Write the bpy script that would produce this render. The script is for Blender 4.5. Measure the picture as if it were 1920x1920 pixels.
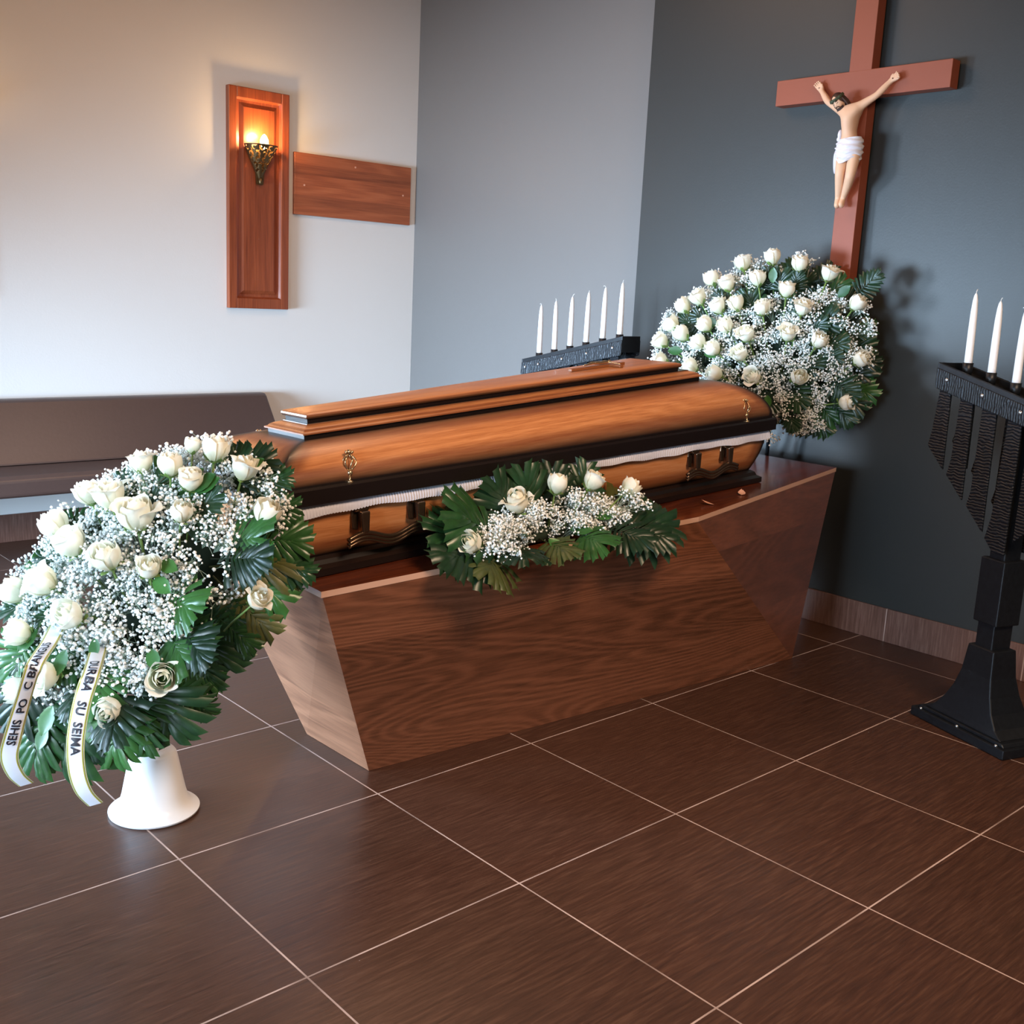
import bpy, bmesh, math, random
from mathutils import Vector, Matrix, Quaternion, noise
from math import sin, cos, pi, radians, sqrt, atan2

for o in list(bpy.data.objects): bpy.data.objects.remove(o)
scene = bpy.context.scene
COL = scene.collection
V = Vector
# measured positions of the photographed place (metres)
CAM = {"loc": [-1.077, -2.931, 1.412], "r": [0.741481, -0.669281, 0.047634], "u": [0.097349, 0.177548, 0.979285], "f": [0.663875, 0.721484, -0.196802], "focal": 2015.1190827562764}
W1R = [[0.023, -0.369, 0.963, -0.085, 0.084, 0.993, 0.061], [0.061, -0.452, 0.967, -0.023, -0.054, 0.998, 0.065], [0.078, -0.526, 0.94, 0.004, -0.187, 0.982, 0.062], [0.16, -0.494, 1.006, 0.117, -0.088, 0.989, 0.071], [0.126, -0.441, 1.01, 0.069, -0.012, 0.998, 0.045], [0.193, -0.578, 0.967, 0.171, -0.222, 0.96, 0.068], [0.034, -0.565, 0.871, -0.072, -0.312, 0.947, 0.056], [-0.041, -0.48, 0.857, -0.228, -0.177, 0.957, 0.092], [0.205, -0.664, 0.871, 0.215, -0.407, 0.888, 0.072], [-0.078, -0.282, 0.88, -0.284, 0.241, 0.928, 0.066], [-0.06, -0.37, 0.887, -0.253, 0.062, 0.965, 0.078], [-0.147, -0.242, 0.798, -0.463, 0.342, 0.818, 0.077], [-0.151, -0.354, 0.776, -0.525, 0.078, 0.847, 0.08], [-0.113, -0.478, 0.762, -0.449, -0.249, 0.858, 0.078], [-0.053, -0.576, 0.749, -0.293, -0.477, 0.828, 0.06], [0.153, -0.717, 0.676, 0.191, -0.717, 0.67, 0.058], [-0.242, -0.22, 0.638, -0.762, 0.429, 0.485, 0.071], [-0.211, -0.33, 0.683, -0.748, 0.142, 0.649, 0.08], [-0.195, -0.452, 0.628, -0.797, -0.247, 0.552, 0.075], [-0.265, -0.313, 0.558, -0.93, 0.203, 0.305, 0.07], [-0.247, -0.426, 0.481, -0.985, -0.139, 0.098, 0.076], [-0.281, -0.347, 0.427, -0.99, 0.13, -0.045, 0.072], [-0.056, -0.646, 0.503, -0.405, -0.882, 0.241, 0.075], [-0.151, -0.563, 0.416, -0.767, -0.635, -0.09, 0.07]]
W2R = [[2.871, -0.042, 1.601, -0.157, 0.218, 0.963, 0.076], [2.917, -0.161, 1.629, -0.094, 0.054, 0.994, 0.075], [2.934, -0.288, 1.602, -0.074, -0.125, 0.989, 0.074], [2.966, -0.413, 1.566, -0.029, -0.306, 0.952, 0.073], [2.809, 0.072, 1.527, -0.251, 0.386, 0.888, 0.077], [2.805, -0.016, 1.509, -0.281, 0.285, 0.916, 0.076], [2.846, -0.144, 1.536, -0.223, 0.087, 0.971, 0.075], [2.87, -0.278, 1.494, -0.205, -0.139, 0.969, 0.074], [2.762, 0.101, 1.444, -0.344, 0.461, 0.818, 0.077], [2.743, 0.165, 1.404, -0.364, 0.548, 0.753, 0.078], [2.764, -0.009, 1.412, -0.4, 0.341, 0.851, 0.076], [2.786, -0.087, 1.427, -0.378, 0.209, 0.902, 0.076], [2.815, -0.202, 1.414, -0.355, -0.009, 0.935, 0.075], [2.878, -0.361, 1.422, -0.215, -0.321, 0.922, 0.073], [2.984, -0.544, 1.45, -0.003, -0.54, 0.841, 0.072], [2.715, 0.198, 1.323, -0.424, 0.624, 0.656, 0.078], [2.734, 0.03, 1.332, -0.49, 0.441, 0.752, 0.077], [2.754, -0.064, 1.33, -0.513, 0.292, 0.807, 0.076], [2.775, -0.161, 1.3, -0.556, 0.092, 0.826, 0.075], [2.709, 0.135, 1.284, -0.492, 0.592, 0.638, 0.078], [2.699, 0.242, 1.245, -0.456, 0.701, 0.548, 0.079], [2.716, 0.045, 1.252, -0.573, 0.514, 0.638, 0.077], [2.729, -0.028, 1.232, -0.64, 0.416, 0.646, 0.076], [2.837, -0.326, 1.312, -0.393, -0.337, 0.855, 0.074], [2.889, -0.446, 1.291, -0.237, -0.595, 0.768, 0.073], [2.76, -0.148, 1.215, -0.713, 0.148, 0.685, 0.075], [2.973, -0.596, 1.225, -0.029, -0.812, 0.583, 0.072], [2.703, 0.068, 1.146, -0.655, 0.61, 0.446, 0.077], [2.688, 0.224, 1.156, -0.519, 0.739, 0.43, 0.079], [2.728, -0.052, 1.126, -0.79, 0.438, 0.429, 0.076], [2.778, -0.214, 1.125, -0.88, -0.079, 0.468, 0.075], [2.852, -0.388, 1.137, -0.504, -0.709, 0.493, 0.074], [2.967, -0.555, 1.046, -0.057, -0.971, 0.232, 0.073]]
S3R = [[0.83, -0.665, 0.712, -0.804, -0.256, 0.537, 0.072], [1.04, -0.619, 0.802, -0.425, -0.056, 0.903, 0.079], [1.179, -0.643, 0.849, 0.101, -0.139, 0.985, 0.068], [1.292, -0.684, 0.855, 0.395, -0.268, 0.879, 0.066], [1.459, -0.69, 0.823, 0.647, -0.283, 0.708, 0.064]]
D1 = {"c": [0.05, -0.356, 0.63], "n": [-0.8, -0.357, 0.483], "e1": [0.587, -0.298, 0.753], "e2": [-0.125, 0.885, 0.448], "ax": [0.46, 0.34, 0.225]}
D2 = {"c": [2.95, -0.17, 1.24], "n": [-0.936, -0.332, 0.121], "e1": [0.037, 0.249, 0.968], "e2": [-0.351, 0.91, -0.22], "ax": [0.4, 0.56, 0.16]}
RIB = [[[-0.099, -0.431, 0.563], [-0.142, -0.493, 0.548], [-0.21, -0.626, 0.544], [-0.232, -0.633, 0.495], [-0.247, -0.634, 0.439], [-0.258, -0.64, 0.38], [-0.257, -0.644, 0.318], [-0.243, -0.643, 0.268], [-0.216, -0.638, 0.228]], [[-0.188, -0.37, 0.589], [-0.244, -0.462, 0.574], [-0.309, -0.547, 0.551], [-0.335, -0.544, 0.474], [-0.355, -0.533, 0.395], [-0.361, -0.516, 0.337], [-0.345, -0.503, 0.286], [-0.32, -0.494, 0.251]]]
FIG = {"hL": [3.135, -0.161, 2.359], "wL": [3.135, -0.18, 2.334], "eL": [3.115, -0.23, 2.281], "sL": [3.1, -0.305, 2.24], "neck": [3.1, -0.342, 2.245], "sR": [3.1, -0.393, 2.249], "eR": [3.115, -0.457, 2.289], "wR": [3.135, -0.498, 2.341], "hR": [3.135, -0.524, 2.357], "chest": [3.095, -0.355, 2.203], "waist": [3.1, -0.354, 2.145], "pelvis": [3.1, -0.363, 2.091], "hipL": [3.095, -0.341, 2.07], "hipR": [3.1, -0.391, 2.068], "kL": [3.07, -0.348, 1.975], "kR": [3.075, -0.395, 1.969], "aL": [3.115, -0.324, 1.883], "aR": [3.125, -0.341, 1.883], "tL": [3.1, -0.33, 1.842], "tR": [3.105, -0.347, 1.846], "head": [3.075, -0.306, 2.27], "chin": [3.06, -0.33, 2.23]}
F1 = [[0.193, -0.5, 0.941, 0.302, -0.584, 1.0, 2], [0.209, -0.524, 0.909, 0.322, -0.616, 0.951, 0], [0.182, -0.494, 0.927, 0.259, -0.541, 1.016, 2], [0.223, -0.552, 0.852, 0.329, -0.644, 0.871, 0], [0.227, -0.573, 0.787, 0.348, -0.686, 0.782, 0], [0.231, -0.592, 0.735, 0.34, -0.701, 0.703, 0], [0.207, -0.582, 0.688, 0.293, -0.682, 0.609, 0], [0.164, -0.552, 0.653, 0.246, -0.66, 0.535, 1], [0.181, -0.549, 0.719, 0.33, -0.681, 0.742, 1], [0.129, -0.535, 0.599, 0.21, -0.636, 0.503, 0], [0.106, -0.524, 0.558, 0.156, -0.608, 0.419, 2], [0.083, -0.511, 0.531, 0.118, -0.582, 0.39, 2], [0.057, -0.505, 0.464, 0.143, -0.596, 0.42, 0], [0.013, -0.569, 0.437, 0.113, -0.591, 0.338, 2], [-0.016, -0.543, 0.436, -0.004, -0.6, 0.265, 2], [-0.046, -0.519, 0.421, -0.065, -0.548, 0.253, 0], [-0.092, -0.484, 0.393, -0.13, -0.5, 0.211, 0], [-0.14, -0.441, 0.39, -0.165, -0.46, 0.236, 2], [-0.174, -0.41, 0.387, -0.236, -0.413, 0.166, 0], [-0.214, -0.364, 0.423, -0.279, -0.37, 0.185, 0], [-0.232, -0.331, 0.485, -0.308, -0.317, 0.278, 2], [-0.188, -0.356, 0.538, -0.297, -0.279, 0.453, 2], [-0.236, -0.313, 0.535, -0.308, -0.286, 0.391, 0], [-0.122, -0.447, 0.429, -0.184, -0.429, 0.286, 0], [0.143, -0.537, 0.639, 0.192, -0.609, 0.538, 0], [0.08, -0.49, 0.596, 0.112, -0.566, 0.429, 2]]
F2 = [[2.973, -0.08, 1.416, 2.963, 0.022, 1.621, 2], [2.99, -0.123, 1.43, 3.001, -0.076, 1.647, 2], [3.01, -0.173, 1.451, 3.042, -0.184, 1.664, 2], [3.03, -0.225, 1.461, 3.076, -0.282, 1.657, 2], [3.049, -0.277, 1.466, 3.105, -0.37, 1.641, 2], [3.061, -0.319, 1.442, 3.123, -0.44, 1.592, 0], [3.069, -0.358, 1.4, 3.138, -0.508, 1.517, 2], [3.074, -0.387, 1.358, 3.146, -0.558, 1.442, 2], [3.075, -0.406, 1.313, 3.147, -0.591, 1.362, 0], [3.074, -0.421, 1.266, 3.145, -0.615, 1.279, 2], [3.074, -0.437, 1.222, 3.142, -0.634, 1.203, 2], [3.074, -0.451, 1.176, 3.136, -0.646, 1.127, 2], [3.068, -0.454, 1.127, 3.125, -0.643, 1.048, 0], [3.056, -0.434, 1.086, 3.106, -0.614, 0.978, 2], [3.042, -0.405, 1.055, 3.083, -0.571, 0.922, 2], [3.028, -0.373, 1.038, 3.062, -0.525, 0.885, 0], [3.013, -0.333, 1.029, 3.038, -0.467, 0.856, 2], [2.998, -0.289, 1.038, 3.014, -0.403, 0.849, 2], [2.986, -0.247, 1.059, 2.992, -0.337, 0.855, 2], [2.976, -0.21, 1.081, 2.969, -0.269, 0.867, 0], [2.969, -0.175, 1.121, 2.948, -0.197, 0.901, 2], [3.054, -0.384, 1.205, 3.119, -0.583, 1.166, 2], [3.036, -0.361, 1.134, 3.087, -0.544, 1.028, 2], [3.018, -0.323, 1.101, 3.056, -0.482, 0.954, 0], [3.055, -0.355, 1.296, 3.128, -0.544, 1.341, 2]]

# ------------------------------------------------------------------ camera
cd = bpy.data.cameras.new('camera')
cam = bpy.data.objects.new('camera', cd); COL.objects.link(cam)
r_, u_, f_ = V(CAM['r']), V(CAM['u']), V(CAM['f'])
M = Matrix(((r_.x, u_.x, -f_.x, CAM['loc'][0]), (r_.y, u_.y, -f_.y, CAM['loc'][1]), (r_.z, u_.z, -f_.z, CAM['loc'][2]), (0, 0, 0, 1)))
cam.matrix_world = M
cd.sensor_width = 36; cd.sensor_fit = 'HORIZONTAL'
cd.lens = CAM['focal'] / 1920 * 36
cd.clip_start = 0.02
scene.camera = cam
# ------------------------------------------------------------------ light and exposure
scene.view_settings.view_transform = 'Standard'
scene.view_settings.look = 'None'
scene.view_settings.gamma = 1
scene.view_settings.use_curve_mapping = False
scene.view_settings.exposure = 0.0
w = bpy.data.worlds.new('world'); scene.world = w; w.use_nodes = True
bg = w.node_tree.nodes['Background']; bg.inputs[0].default_value = (.62, .78, 1, 1); bg.inputs[1].default_value = .8

def area(name, loc, target, sx, sy, power, col, spread=180):
    l = bpy.data.lights.new(name, 'AREA'); l.shape = 'RECTANGLE'; l.size = sx; l.size_y = sy
    l.energy = power; l.color = col; l.spread = radians(spread)
    o = bpy.data.objects.new(name, l); COL.objects.link(o); o.location = loc
    o.rotation_euler = (V(target) - V(loc)).to_track_quat('-Z', 'Y').to_euler()
    return o
# daylight through the two windows of the left side, room lamps overhead behind the camera
area('window_daylight', (-2.93, 1.35, .70), (0.6, 1.45, .0), 1.6, 1.0, 245, (.52, .75, 1), 74)
area('garden_window_daylight', (-1.8, 2.88, .95), (-0.6, 1.3, .75), .9, 1.4, 135, (.60, .79, 1), 110)
area('front_window_daylight', (-2.93, -1.7, 1.1), (0.6, -1.1, .2), 1.3, 1.4, 52, (.66, .83, 1), 90)
area('ceiling_lamp_light', (0.6, -3.2, 3.35), (1.2, -.9, .3), 1.2, 1.2, 92, (1, .70, .47), 120)
area('ceiling_lamp_glow', (1.6, .9, 3.42), (1.6, .9, 0), 1.2, 1.2, 32, (1, .60, .36), 180)

# ------------------------------------------------------------------ node helpers
def mat(name):
    m = bpy.data.materials.new(name); m.use_nodes = True
    nt = m.node_tree; b = nt.nodes['Principled BSDF']
    return m, nt, b
def lin(c):
    if isinstance(c, str):
        c = c.lstrip('#'); c = [int(c[i:i+2], 16) / 255 for i in (0, 2, 4)]
    return tuple(x / 12.92 if x <= .04045 else ((x + .055) / 1.055) ** 2.4 for x in c) + (1,)
def N(nt, t, **k):
    n = nt.nodes.new(t)
    for a, v in k.items():
        if a.startswith('i_'):
            n.inputs[int(a[2:])].default_value = v
        else: setattr(n, a, v)
    return n
def L(nt, a, b): nt.links.new(a, b)
def math_(nt, op, a, b=None, clamp=False):
    n = N(nt, 'ShaderNodeMath', operation=op); n.use_clamp = clamp
    for i, x in enumerate((a, b)):
        if x is None: continue
        if isinstance(x, (int, float)): n.inputs[i].default_value = x
        else: L(nt, x, n.inputs[i])
    return n.outputs[0]
def mixc(nt, fac, a, b, mode='MIX'):
    n = N(nt, 'ShaderNodeMix', data_type='RGBA', blend_type=mode)
    for i, x in ((0, fac), (6, a), (7, b)):
        if isinstance(x, (int, float)): n.inputs[i].default_value = x
        elif isinstance(x, tuple): n.inputs[i].default_value = x
        else: L(nt, x, n.inputs[i])
    return n.outputs[2]
def ramp(nt, fac, stops):
    n = N(nt, 'ShaderNodeValToRGB'); cr = n.color_ramp
    while len(cr.elements) < len(stops): cr.elements.new(.5)
    for e, (p_, c) in zip(cr.elements, stops):
        e.position = p_; e.color = c if len(c) == 4 else (*c, 1)
    L(nt, fac, n.inputs[0]); return n.outputs[0]
def coords(nt, scale=(1, 1, 1), kind='Object', loc=(0, 0, 0)):
    t = N(nt, 'ShaderNodeTexCoord'); m = N(nt, 'ShaderNodeMapping'); m.inputs['Scale'].default_value = scale
    m.inputs['Location'].default_value = loc
    L(nt, t.outputs[kind], m.inputs[0]); return m.outputs[0]
def noise_(nt, vec, scale, detail=2, rough=.5, dist=0):
    n = N(nt, 'ShaderNodeTexNoise'); n.inputs['Scale'].default_value = scale; n.inputs['Detail'].default_value = detail
    n.inputs['Roughness'].default_value = rough; n.inputs['Distortion'].default_value = dist
    L(nt, vec, n.inputs['Vector']); return n.outputs['Fac']
def bump(nt, h, b, strength=.3, dist=.002):
    n = N(nt, 'ShaderNodeBump'); n.inputs['Strength'].default_value = strength; n.inputs['Distance'].default_value = dist
    L(nt, h, n.inputs['Height']); L(nt, n.outputs[0], b.inputs['Normal'])
def plain(name, col, rough=.5, metal=0, noise_amt=0, nscale=20, bmp=0, coat=0, spec=.5):
    m, nt, b = mat(name)
    b.inputs['Roughness'].default_value = rough; b.inputs['Metallic'].default_value = metal
    b.inputs['Coat Weight'].default_value = coat; b.inputs['Specular IOR Level'].default_value = spec
    c = lin(col)
    nz = noise_(nt, coords(nt), nscale, 4)
    k = 1 - noise_amt
    L(nt, mixc(nt, nz, tuple(x * k for x in c[:3]) + (1,), tuple(min(1, x * (2 - k)) for x in c[:3]) + (1,)), b.inputs['Base Color'])
    if bmp: bump(nt, nz, b, bmp, .002)
    return m
MAT = {}
def wall_paint(name, col, rough=.75, spec=.3):
    m, nt, b = mat(name); b.inputs['Roughness'].default_value = rough; b.inputs['Specular IOR Level'].default_value = spec
    co = coords(nt); nz = noise_(nt, co, 130, 3); n2 = noise_(nt, co, .8, 2)
    c = lin(col)
    L(nt, mixc(nt, n2, tuple(x * .95 for x in c[:3]) + (1,), tuple(min(1, x * 1.05) for x in c[:3]) + (1,)), b.inputs['Base Color'])
    bump(nt, nz, b, .25, .0012)
    return m
MAT['white_wall'] = wall_paint('white_wall', '#e4e2de')
MAT['grey_wall'] = wall_paint('grey_wall', '#716d6a', .5, .5)
MAT['dark_wall'] = wall_paint('dark_wall', '#2b2d2c', .45, .5)
MAT['ceiling'] = wall_paint('ceiling', '#8a6146')
MAT['beige_wall'] = wall_paint('beige_wall', '#b9ab98')

# --- floor tiles
def tiles(name, vertical=False):
    m, nt, b = mat(name)
    g = N(nt, 'ShaderNodeNewGeometry'); s = N(nt, 'ShaderNodeSeparateXYZ'); L(nt, g.outputs['Position'], s.inputs[0])
    def line(out, wid, off=0.0):
        x = math_(nt, 'ADD', math_(nt, 'DIVIDE', out, .6), 100.5 + off)
        fr = math_(nt, 'SUBTRACT', math_(nt, 'FRACT', x), .5)
        return math_(nt, 'LESS_THAN', math_(nt, 'ABSOLUTE', fr), wid / .6)
    if vertical:
        gx = line(s.outputs['X'], .0022); gy = line(s.outputs['Y'], .0022, .185)
    else:
        gx = line(s.outputs['X'], .0022); gy = line(s.outputs['Y'], .0022)
    grout = math_(nt, 'MAXIMUM', gx, gy)
    # per tile tint
    fl = N(nt, 'ShaderNodeVectorMath', operation='FLOOR'); dv = N(nt, 'ShaderNodeVectorMath', operation='DIVIDE')
    dv.inputs[1].default_value = (.6, .6, 10); L(nt, g.outputs['Position'], dv.inputs[0]); L(nt, dv.outputs[0], fl.inputs[0])
    wn = N(nt, 'ShaderNodeTexWhiteNoise', noise_dimensions='3D'); L(nt, fl.outputs[0], wn.inputs['Vector'])
    mp = N(nt, 'ShaderNodeMapping'); L(nt, g.outputs['Position'], mp.inputs[0])
    mp.inputs['Scale'].default_value = (1, 1, .06) if vertical else (.07, 1, 1)
    off = N(nt, 'ShaderNodeVectorMath', operation='MULTIPLY_ADD'); L(nt, wn.outputs['Color'], off.inputs[0]); off.inputs[1].default_value = (7, 7, 7); L(nt, mp.outputs[0], off.inputs[2])
    fib = noise_(nt, off.outputs[0], 130, 5, .65); soft = noise_(nt, off.outputs[0], 9, 3)
    base = ('#5b4038', '#6d5047', '#84675c') if vertical else ('#37211a', '#492d22', '#5e3f30')
    c = ramp(nt, fib, [(.32, lin(base[0])), (.52, lin(base[1])), (.72, lin(base[2]))])
    c = mixc(nt, math_(nt, 'MULTIPLY', soft, .35), c, lin('#4f3a2c'))
    tint = math_(nt, 'ADD', math_(nt, 'MULTIPLY', wn.outputs['Value'], .16), 1.0 if vertical else .82)
    cc = N(nt, 'ShaderNodeCombineColor'); [L(nt, tint, cc.inputs[i]) for i in range(3)]
    c = mixc(nt, 1.0, c, cc.outputs[0], 'MULTIPLY')
    gn = noise_(nt, g.outputs['Position'], 6, 2)
    gc = ramp(nt, gn, [(.3, lin('#7d685e')), (.6, lin('#b89f94'))])
    c = mixc(nt, grout, c, gc)
    L(nt, c, b.inputs['Base Color'])
    rr = math_(nt, 'ADD', math_(nt, 'MULTIPLY', fib, .25), .22)
    rr = math_(nt, 'MAXIMUM', rr, math_(nt, 'MULTIPLY', grout, .85))
    L(nt, rr, b.inputs['Roughness']); b.inputs['Specular IOR Level'].default_value = .45
    bump(nt, math_(nt, 'SUBTRACT', fib, math_(nt, 'MULTIPLY', grout, 1.5)), b, .35, .0012)
    return m
MAT['floor'] = tiles('floor_tiles'); MAT['baseboard'] = tiles('baseboard_tiles', True)

# --- woods
def wood(name, dark, mid, light, along='X', rough=.35, coat=0., cath=14, fine=1.0, plank=0, stain=False, plank_axis='Z', bmp=.15, gs=.16, rw=.20, nsc=4.2):
    m, nt, b = mat(name)
    sc = {'X': (gs, 1, 1), 'Y': (1, gs, 1), 'Z': (1, 1, gs)}[along]
    sf = {'X': (.03, 1, 1), 'Y': (1, .03, 1), 'Z': (1, 1, .03)}[along]
    t = N(nt, 'ShaderNodeTexCoord'); vec = t.outputs['Object']
    tint = None
    if plank:
        s = N(nt, 'ShaderNodeSeparateXYZ'); L(nt, vec, s.inputs[0])
        k = math_(nt, 'FLOOR', math_(nt, 'ADD', math_(nt, 'DIVIDE', s.outputs[plank_axis], plank), .05))
        wn = N(nt, 'ShaderNodeTexWhiteNoise', noise_dimensions='1D'); L(nt, k, wn.inputs['W'])
        ad = N(nt, 'ShaderNodeVectorMath', operation='MULTIPLY_ADD'); L(nt, wn.outputs['Color'], ad.inputs[0]); ad.inputs[1].default_value = (5, 3, 4); L(nt, vec, ad.inputs[2])
        vec = ad.outputs[0]; tint = wn.outputs['Value']
    m1 = N(nt, 'ShaderNodeMapping'); m1.inputs['Scale'].default_value = sc; L(nt, vec, m1.inputs[0])
    m2 = N(nt, 'ShaderNodeMapping'); m2.inputs['Scale'].default_value = sf; L(nt, vec, m2.inputs[0])
    n1 = noise_(nt, m1.outputs[0], nsc, 1.6, .4, .25)
    rings = math_(nt, 'SINE', math_(nt, 'MULTIPLY', n1, cath * 6.28))
    rings = math_(nt, 'POWER', math_(nt, 'ADD', math_(nt, 'MULTIPLY', rings, .5), .5), 1.6)
    fib = noise_(nt, m2.outputs[0], 160 * fine, 3, .6)
    tone = noise_(nt, m1.outputs[0], 1.7, 2)
    f = math_(nt, 'ADD', math_(nt, 'ADD', math_(nt, 'MULTIPLY', rings, rw), math_(nt, 'MULTIPLY', fib, .50)), math_(nt, 'MULTIPLY', tone, .38))
    c = ramp(nt, f, [(.28, lin(dark)), (.55, lin(mid)), (.85, lin(light))])
    if tint is not None:
        tt = math_(nt, 'ADD', math_(nt, 'MULTIPLY', tint, .34), .82)
        cc = N(nt, 'ShaderNodeCombineColor'); [L(nt, tt, cc.inputs[i]) for i in range(3)]
        c = mixc(nt, 1.0, c, cc.outputs[0], 'MULTIPLY')
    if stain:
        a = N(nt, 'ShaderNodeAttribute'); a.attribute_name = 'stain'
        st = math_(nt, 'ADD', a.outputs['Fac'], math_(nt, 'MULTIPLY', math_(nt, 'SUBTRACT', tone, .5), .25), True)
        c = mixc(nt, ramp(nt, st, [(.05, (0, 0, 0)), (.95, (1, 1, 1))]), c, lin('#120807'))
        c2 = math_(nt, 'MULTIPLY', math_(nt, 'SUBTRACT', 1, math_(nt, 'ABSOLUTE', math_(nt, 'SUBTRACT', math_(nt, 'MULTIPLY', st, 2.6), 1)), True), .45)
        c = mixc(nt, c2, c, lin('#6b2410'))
    L(nt, c, b.inputs['Base Color'])
    L(nt, math_(nt, 'ADD', math_(nt, 'MULTIPLY', f, .12), rough), b.inputs['Roughness'])
    b.inputs['Coat Weight'].default_value = coat; b.inputs['Coat Roughness'].default_value = .18
    if bmp: bump(nt, f, b, bmp, .0008)
    return m
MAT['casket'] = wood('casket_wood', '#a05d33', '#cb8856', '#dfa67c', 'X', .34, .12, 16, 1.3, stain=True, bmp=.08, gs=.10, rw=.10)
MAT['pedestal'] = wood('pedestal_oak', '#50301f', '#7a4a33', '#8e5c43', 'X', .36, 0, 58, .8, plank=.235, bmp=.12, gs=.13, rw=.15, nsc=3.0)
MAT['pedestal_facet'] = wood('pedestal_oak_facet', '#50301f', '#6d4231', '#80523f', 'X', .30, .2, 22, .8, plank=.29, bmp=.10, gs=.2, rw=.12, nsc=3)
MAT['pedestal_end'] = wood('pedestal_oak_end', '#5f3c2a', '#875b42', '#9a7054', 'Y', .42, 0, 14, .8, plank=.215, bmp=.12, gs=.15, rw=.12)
MAT['slab'] = wood('pedestal_top', '#4a1e12', '#74371f', '#8b4a2c', 'X', .10, .8, 12, .8, bmp=.0, gs=.12, rw=.12)
MAT['slab_edge'] = plain('slab_edge', '#c39a84', .3, 0, .06, 8)
MAT['cherry'] = wood('panel_cherry', '#6d2f18', '#9a4c2a', '#b0643c', 'Z', .30, .3, 12, 1, bmp=.06, gs=.06, rw=.08)
MAT['board'] = wood('board_cherry', '#7d3d22', '#a75a36', '#bb7048', 'X', .4, .1, 14, 1, plank=.06, bmp=.06, gs=.08, rw=.12)
MAT['cross'] = plain('cross_paint', '#8a4329', .55, 0, .07, 9, .1)
MAT['small_cross'] = plain('small_cross_wood', '#8a542f', .45, 0, .1, 30)
# --- metals, plastics, fabrics
def hammered(name, axis):
    m, nt, b = mat(name)
    b.inputs['Roughness'].default_value = .42; b.inputs['Metallic'].default_value = .35
    sc = {'H': (6, 6, 1), 'V': (1, 6, 6), 'N': (1, 1, 1)}[axis]
    w_ = N(nt, 'ShaderNodeTexWave', bands_direction={'H': 'Z', 'V': 'X', 'N': 'Z'}[axis]); w_.inputs['Scale'].default_value = 30 if axis != 'N' else 4
    w_.inputs['Distortion'].default_value = 5.5; w_.inputs['Detail'].default_value = 2; w_.inputs['Detail Scale'].default_value = 1.2
    L(nt, coords(nt), w_.inputs[0])
    nz = noise_(nt, coords(nt), 60, 3)
    h = math_(nt, 'ADD', w_.outputs['Fac'], math_(nt, 'MULTIPLY', nz, .5)) if axis != 'N' else nz
    L(nt, mixc(nt, h, lin('#101215'), lin('#20242a')), b.inputs['Base Color'])
    bump(nt, h, b, .8 if axis != 'N' else .3, .003 if axis != 'N' else .002)
    return m
MAT['iron_slat'] = hammered('forged_iron_slat', 'H'); MAT['iron_rail'] = hammered('forged_iron_rail', 'V'); MAT['iron'] = hammered('forged_iron', 'N')
MAT['stud'] = plain('steel_stud', '#b9bfc6', .25, .9)
MAT['bronze'] = plain('antique_bronze', '#75604f', .22, .9, .2, 40)
MAT['brass'] = plain('brass', '#d2b48c', .25, .9, .15, 60)
MAT['lamp_brass'] = plain('lamp_brass', '#6b5334', .4, .8, .2, 60)
MAT['white_plastic'] = plain('white_plastic', '#eef1f6', .28, 0, .01, 5)
MAT['leather'] = plain('bench_leather', '#4c3b36', .38, 0, .08, 60, .15)
MAT['wax'] = plain('candle_wax', '#eef0f4', .45, 0, .01, 8)
MAT['wick'] = plain('candle_wick', '#e2e0dc', .9)
MAT['satin'] = plain('satin_frill', '#cfd0de', .35, 0, .08, 90, .2)
MAT['plug'] = plain('plug', '#d9a288', .5)
MAT['skin'] = plain('painted_skin', '#dcae8d', .55, 0, .04, 30)
MAT['hair'] = plain('painted_hair', '#3a2015', .6, 0, .2, 90)
MAT['thorn'] = plain('painted_crown', '#3f4630', .6, 0, .3, 120)
MAT['cloth'] = plain('painted_cloth', '#d9d2d6', .6, 0, .04, 60)
MAT['paint_dark'] = plain('painted_detail', '#5a2f22', .6)
MAT['ribbon_ink'] = plain('ribbon_ink', '#23222c', .5)
MAT['window_frame'] = plain('window_frame', '#ddd9d2', .4)
def glassy():
    m, nt, b = mat('window_glass'); b.inputs['Transmission Weight'].default_value = 1; b.inputs['Roughness'].default_value = .0; b.inputs['IOR'].default_value = 1.05
    return m
MAT['glass'] = glassy()
def emit(name, col, s):
    m, nt, b = mat(name); b.inputs['Emission Color'].default_value = lin(col); b.inputs['Emission Strength'].default_value = s
    b.inputs['Base Color'].default_value = lin(col); return m
MAT['bulb'] = emit('bulb', '#ffd28a', 45)
# --- plants
def petal():
    m, nt, b = mat('rose_petal')
    a = N(nt, 'ShaderNodeAttribute'); a.attribute_name = 'tint'
    oi = N(nt, 'ShaderNodeObjectInfo')
    c = mixc(nt, a.outputs['Fac'], lin('#fbfaf0'), lin('#dde2b4'))
    c = mixc(nt, math_(nt, 'MULTIPLY', oi.outputs['Random'], .3), c, lin('#f3ecd2'))
    nz = noise_(nt, coords(nt), 60, 3)
    L(nt, c, b.inputs['Base Color']); b.inputs['Roughness'].default_value = .55
    b.inputs['Specular IOR Level'].default_value = .3
    tr = N(nt, 'ShaderNodeBsdfTranslucent'); L(nt, c, tr.inputs[0])
    mx = N(nt, 'ShaderNodeMixShader'); mx.inputs[0].default_value = .3
    L(nt, b.outputs[0], mx.inputs[1]); L(nt, tr.outputs[0], mx.inputs[2])
    L(nt, mx.outputs[0], nt.nodes['Material Output'].inputs[0]); bump(nt, nz, b, .15, .002)
    return m
MAT['petal'] = petal()
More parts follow.
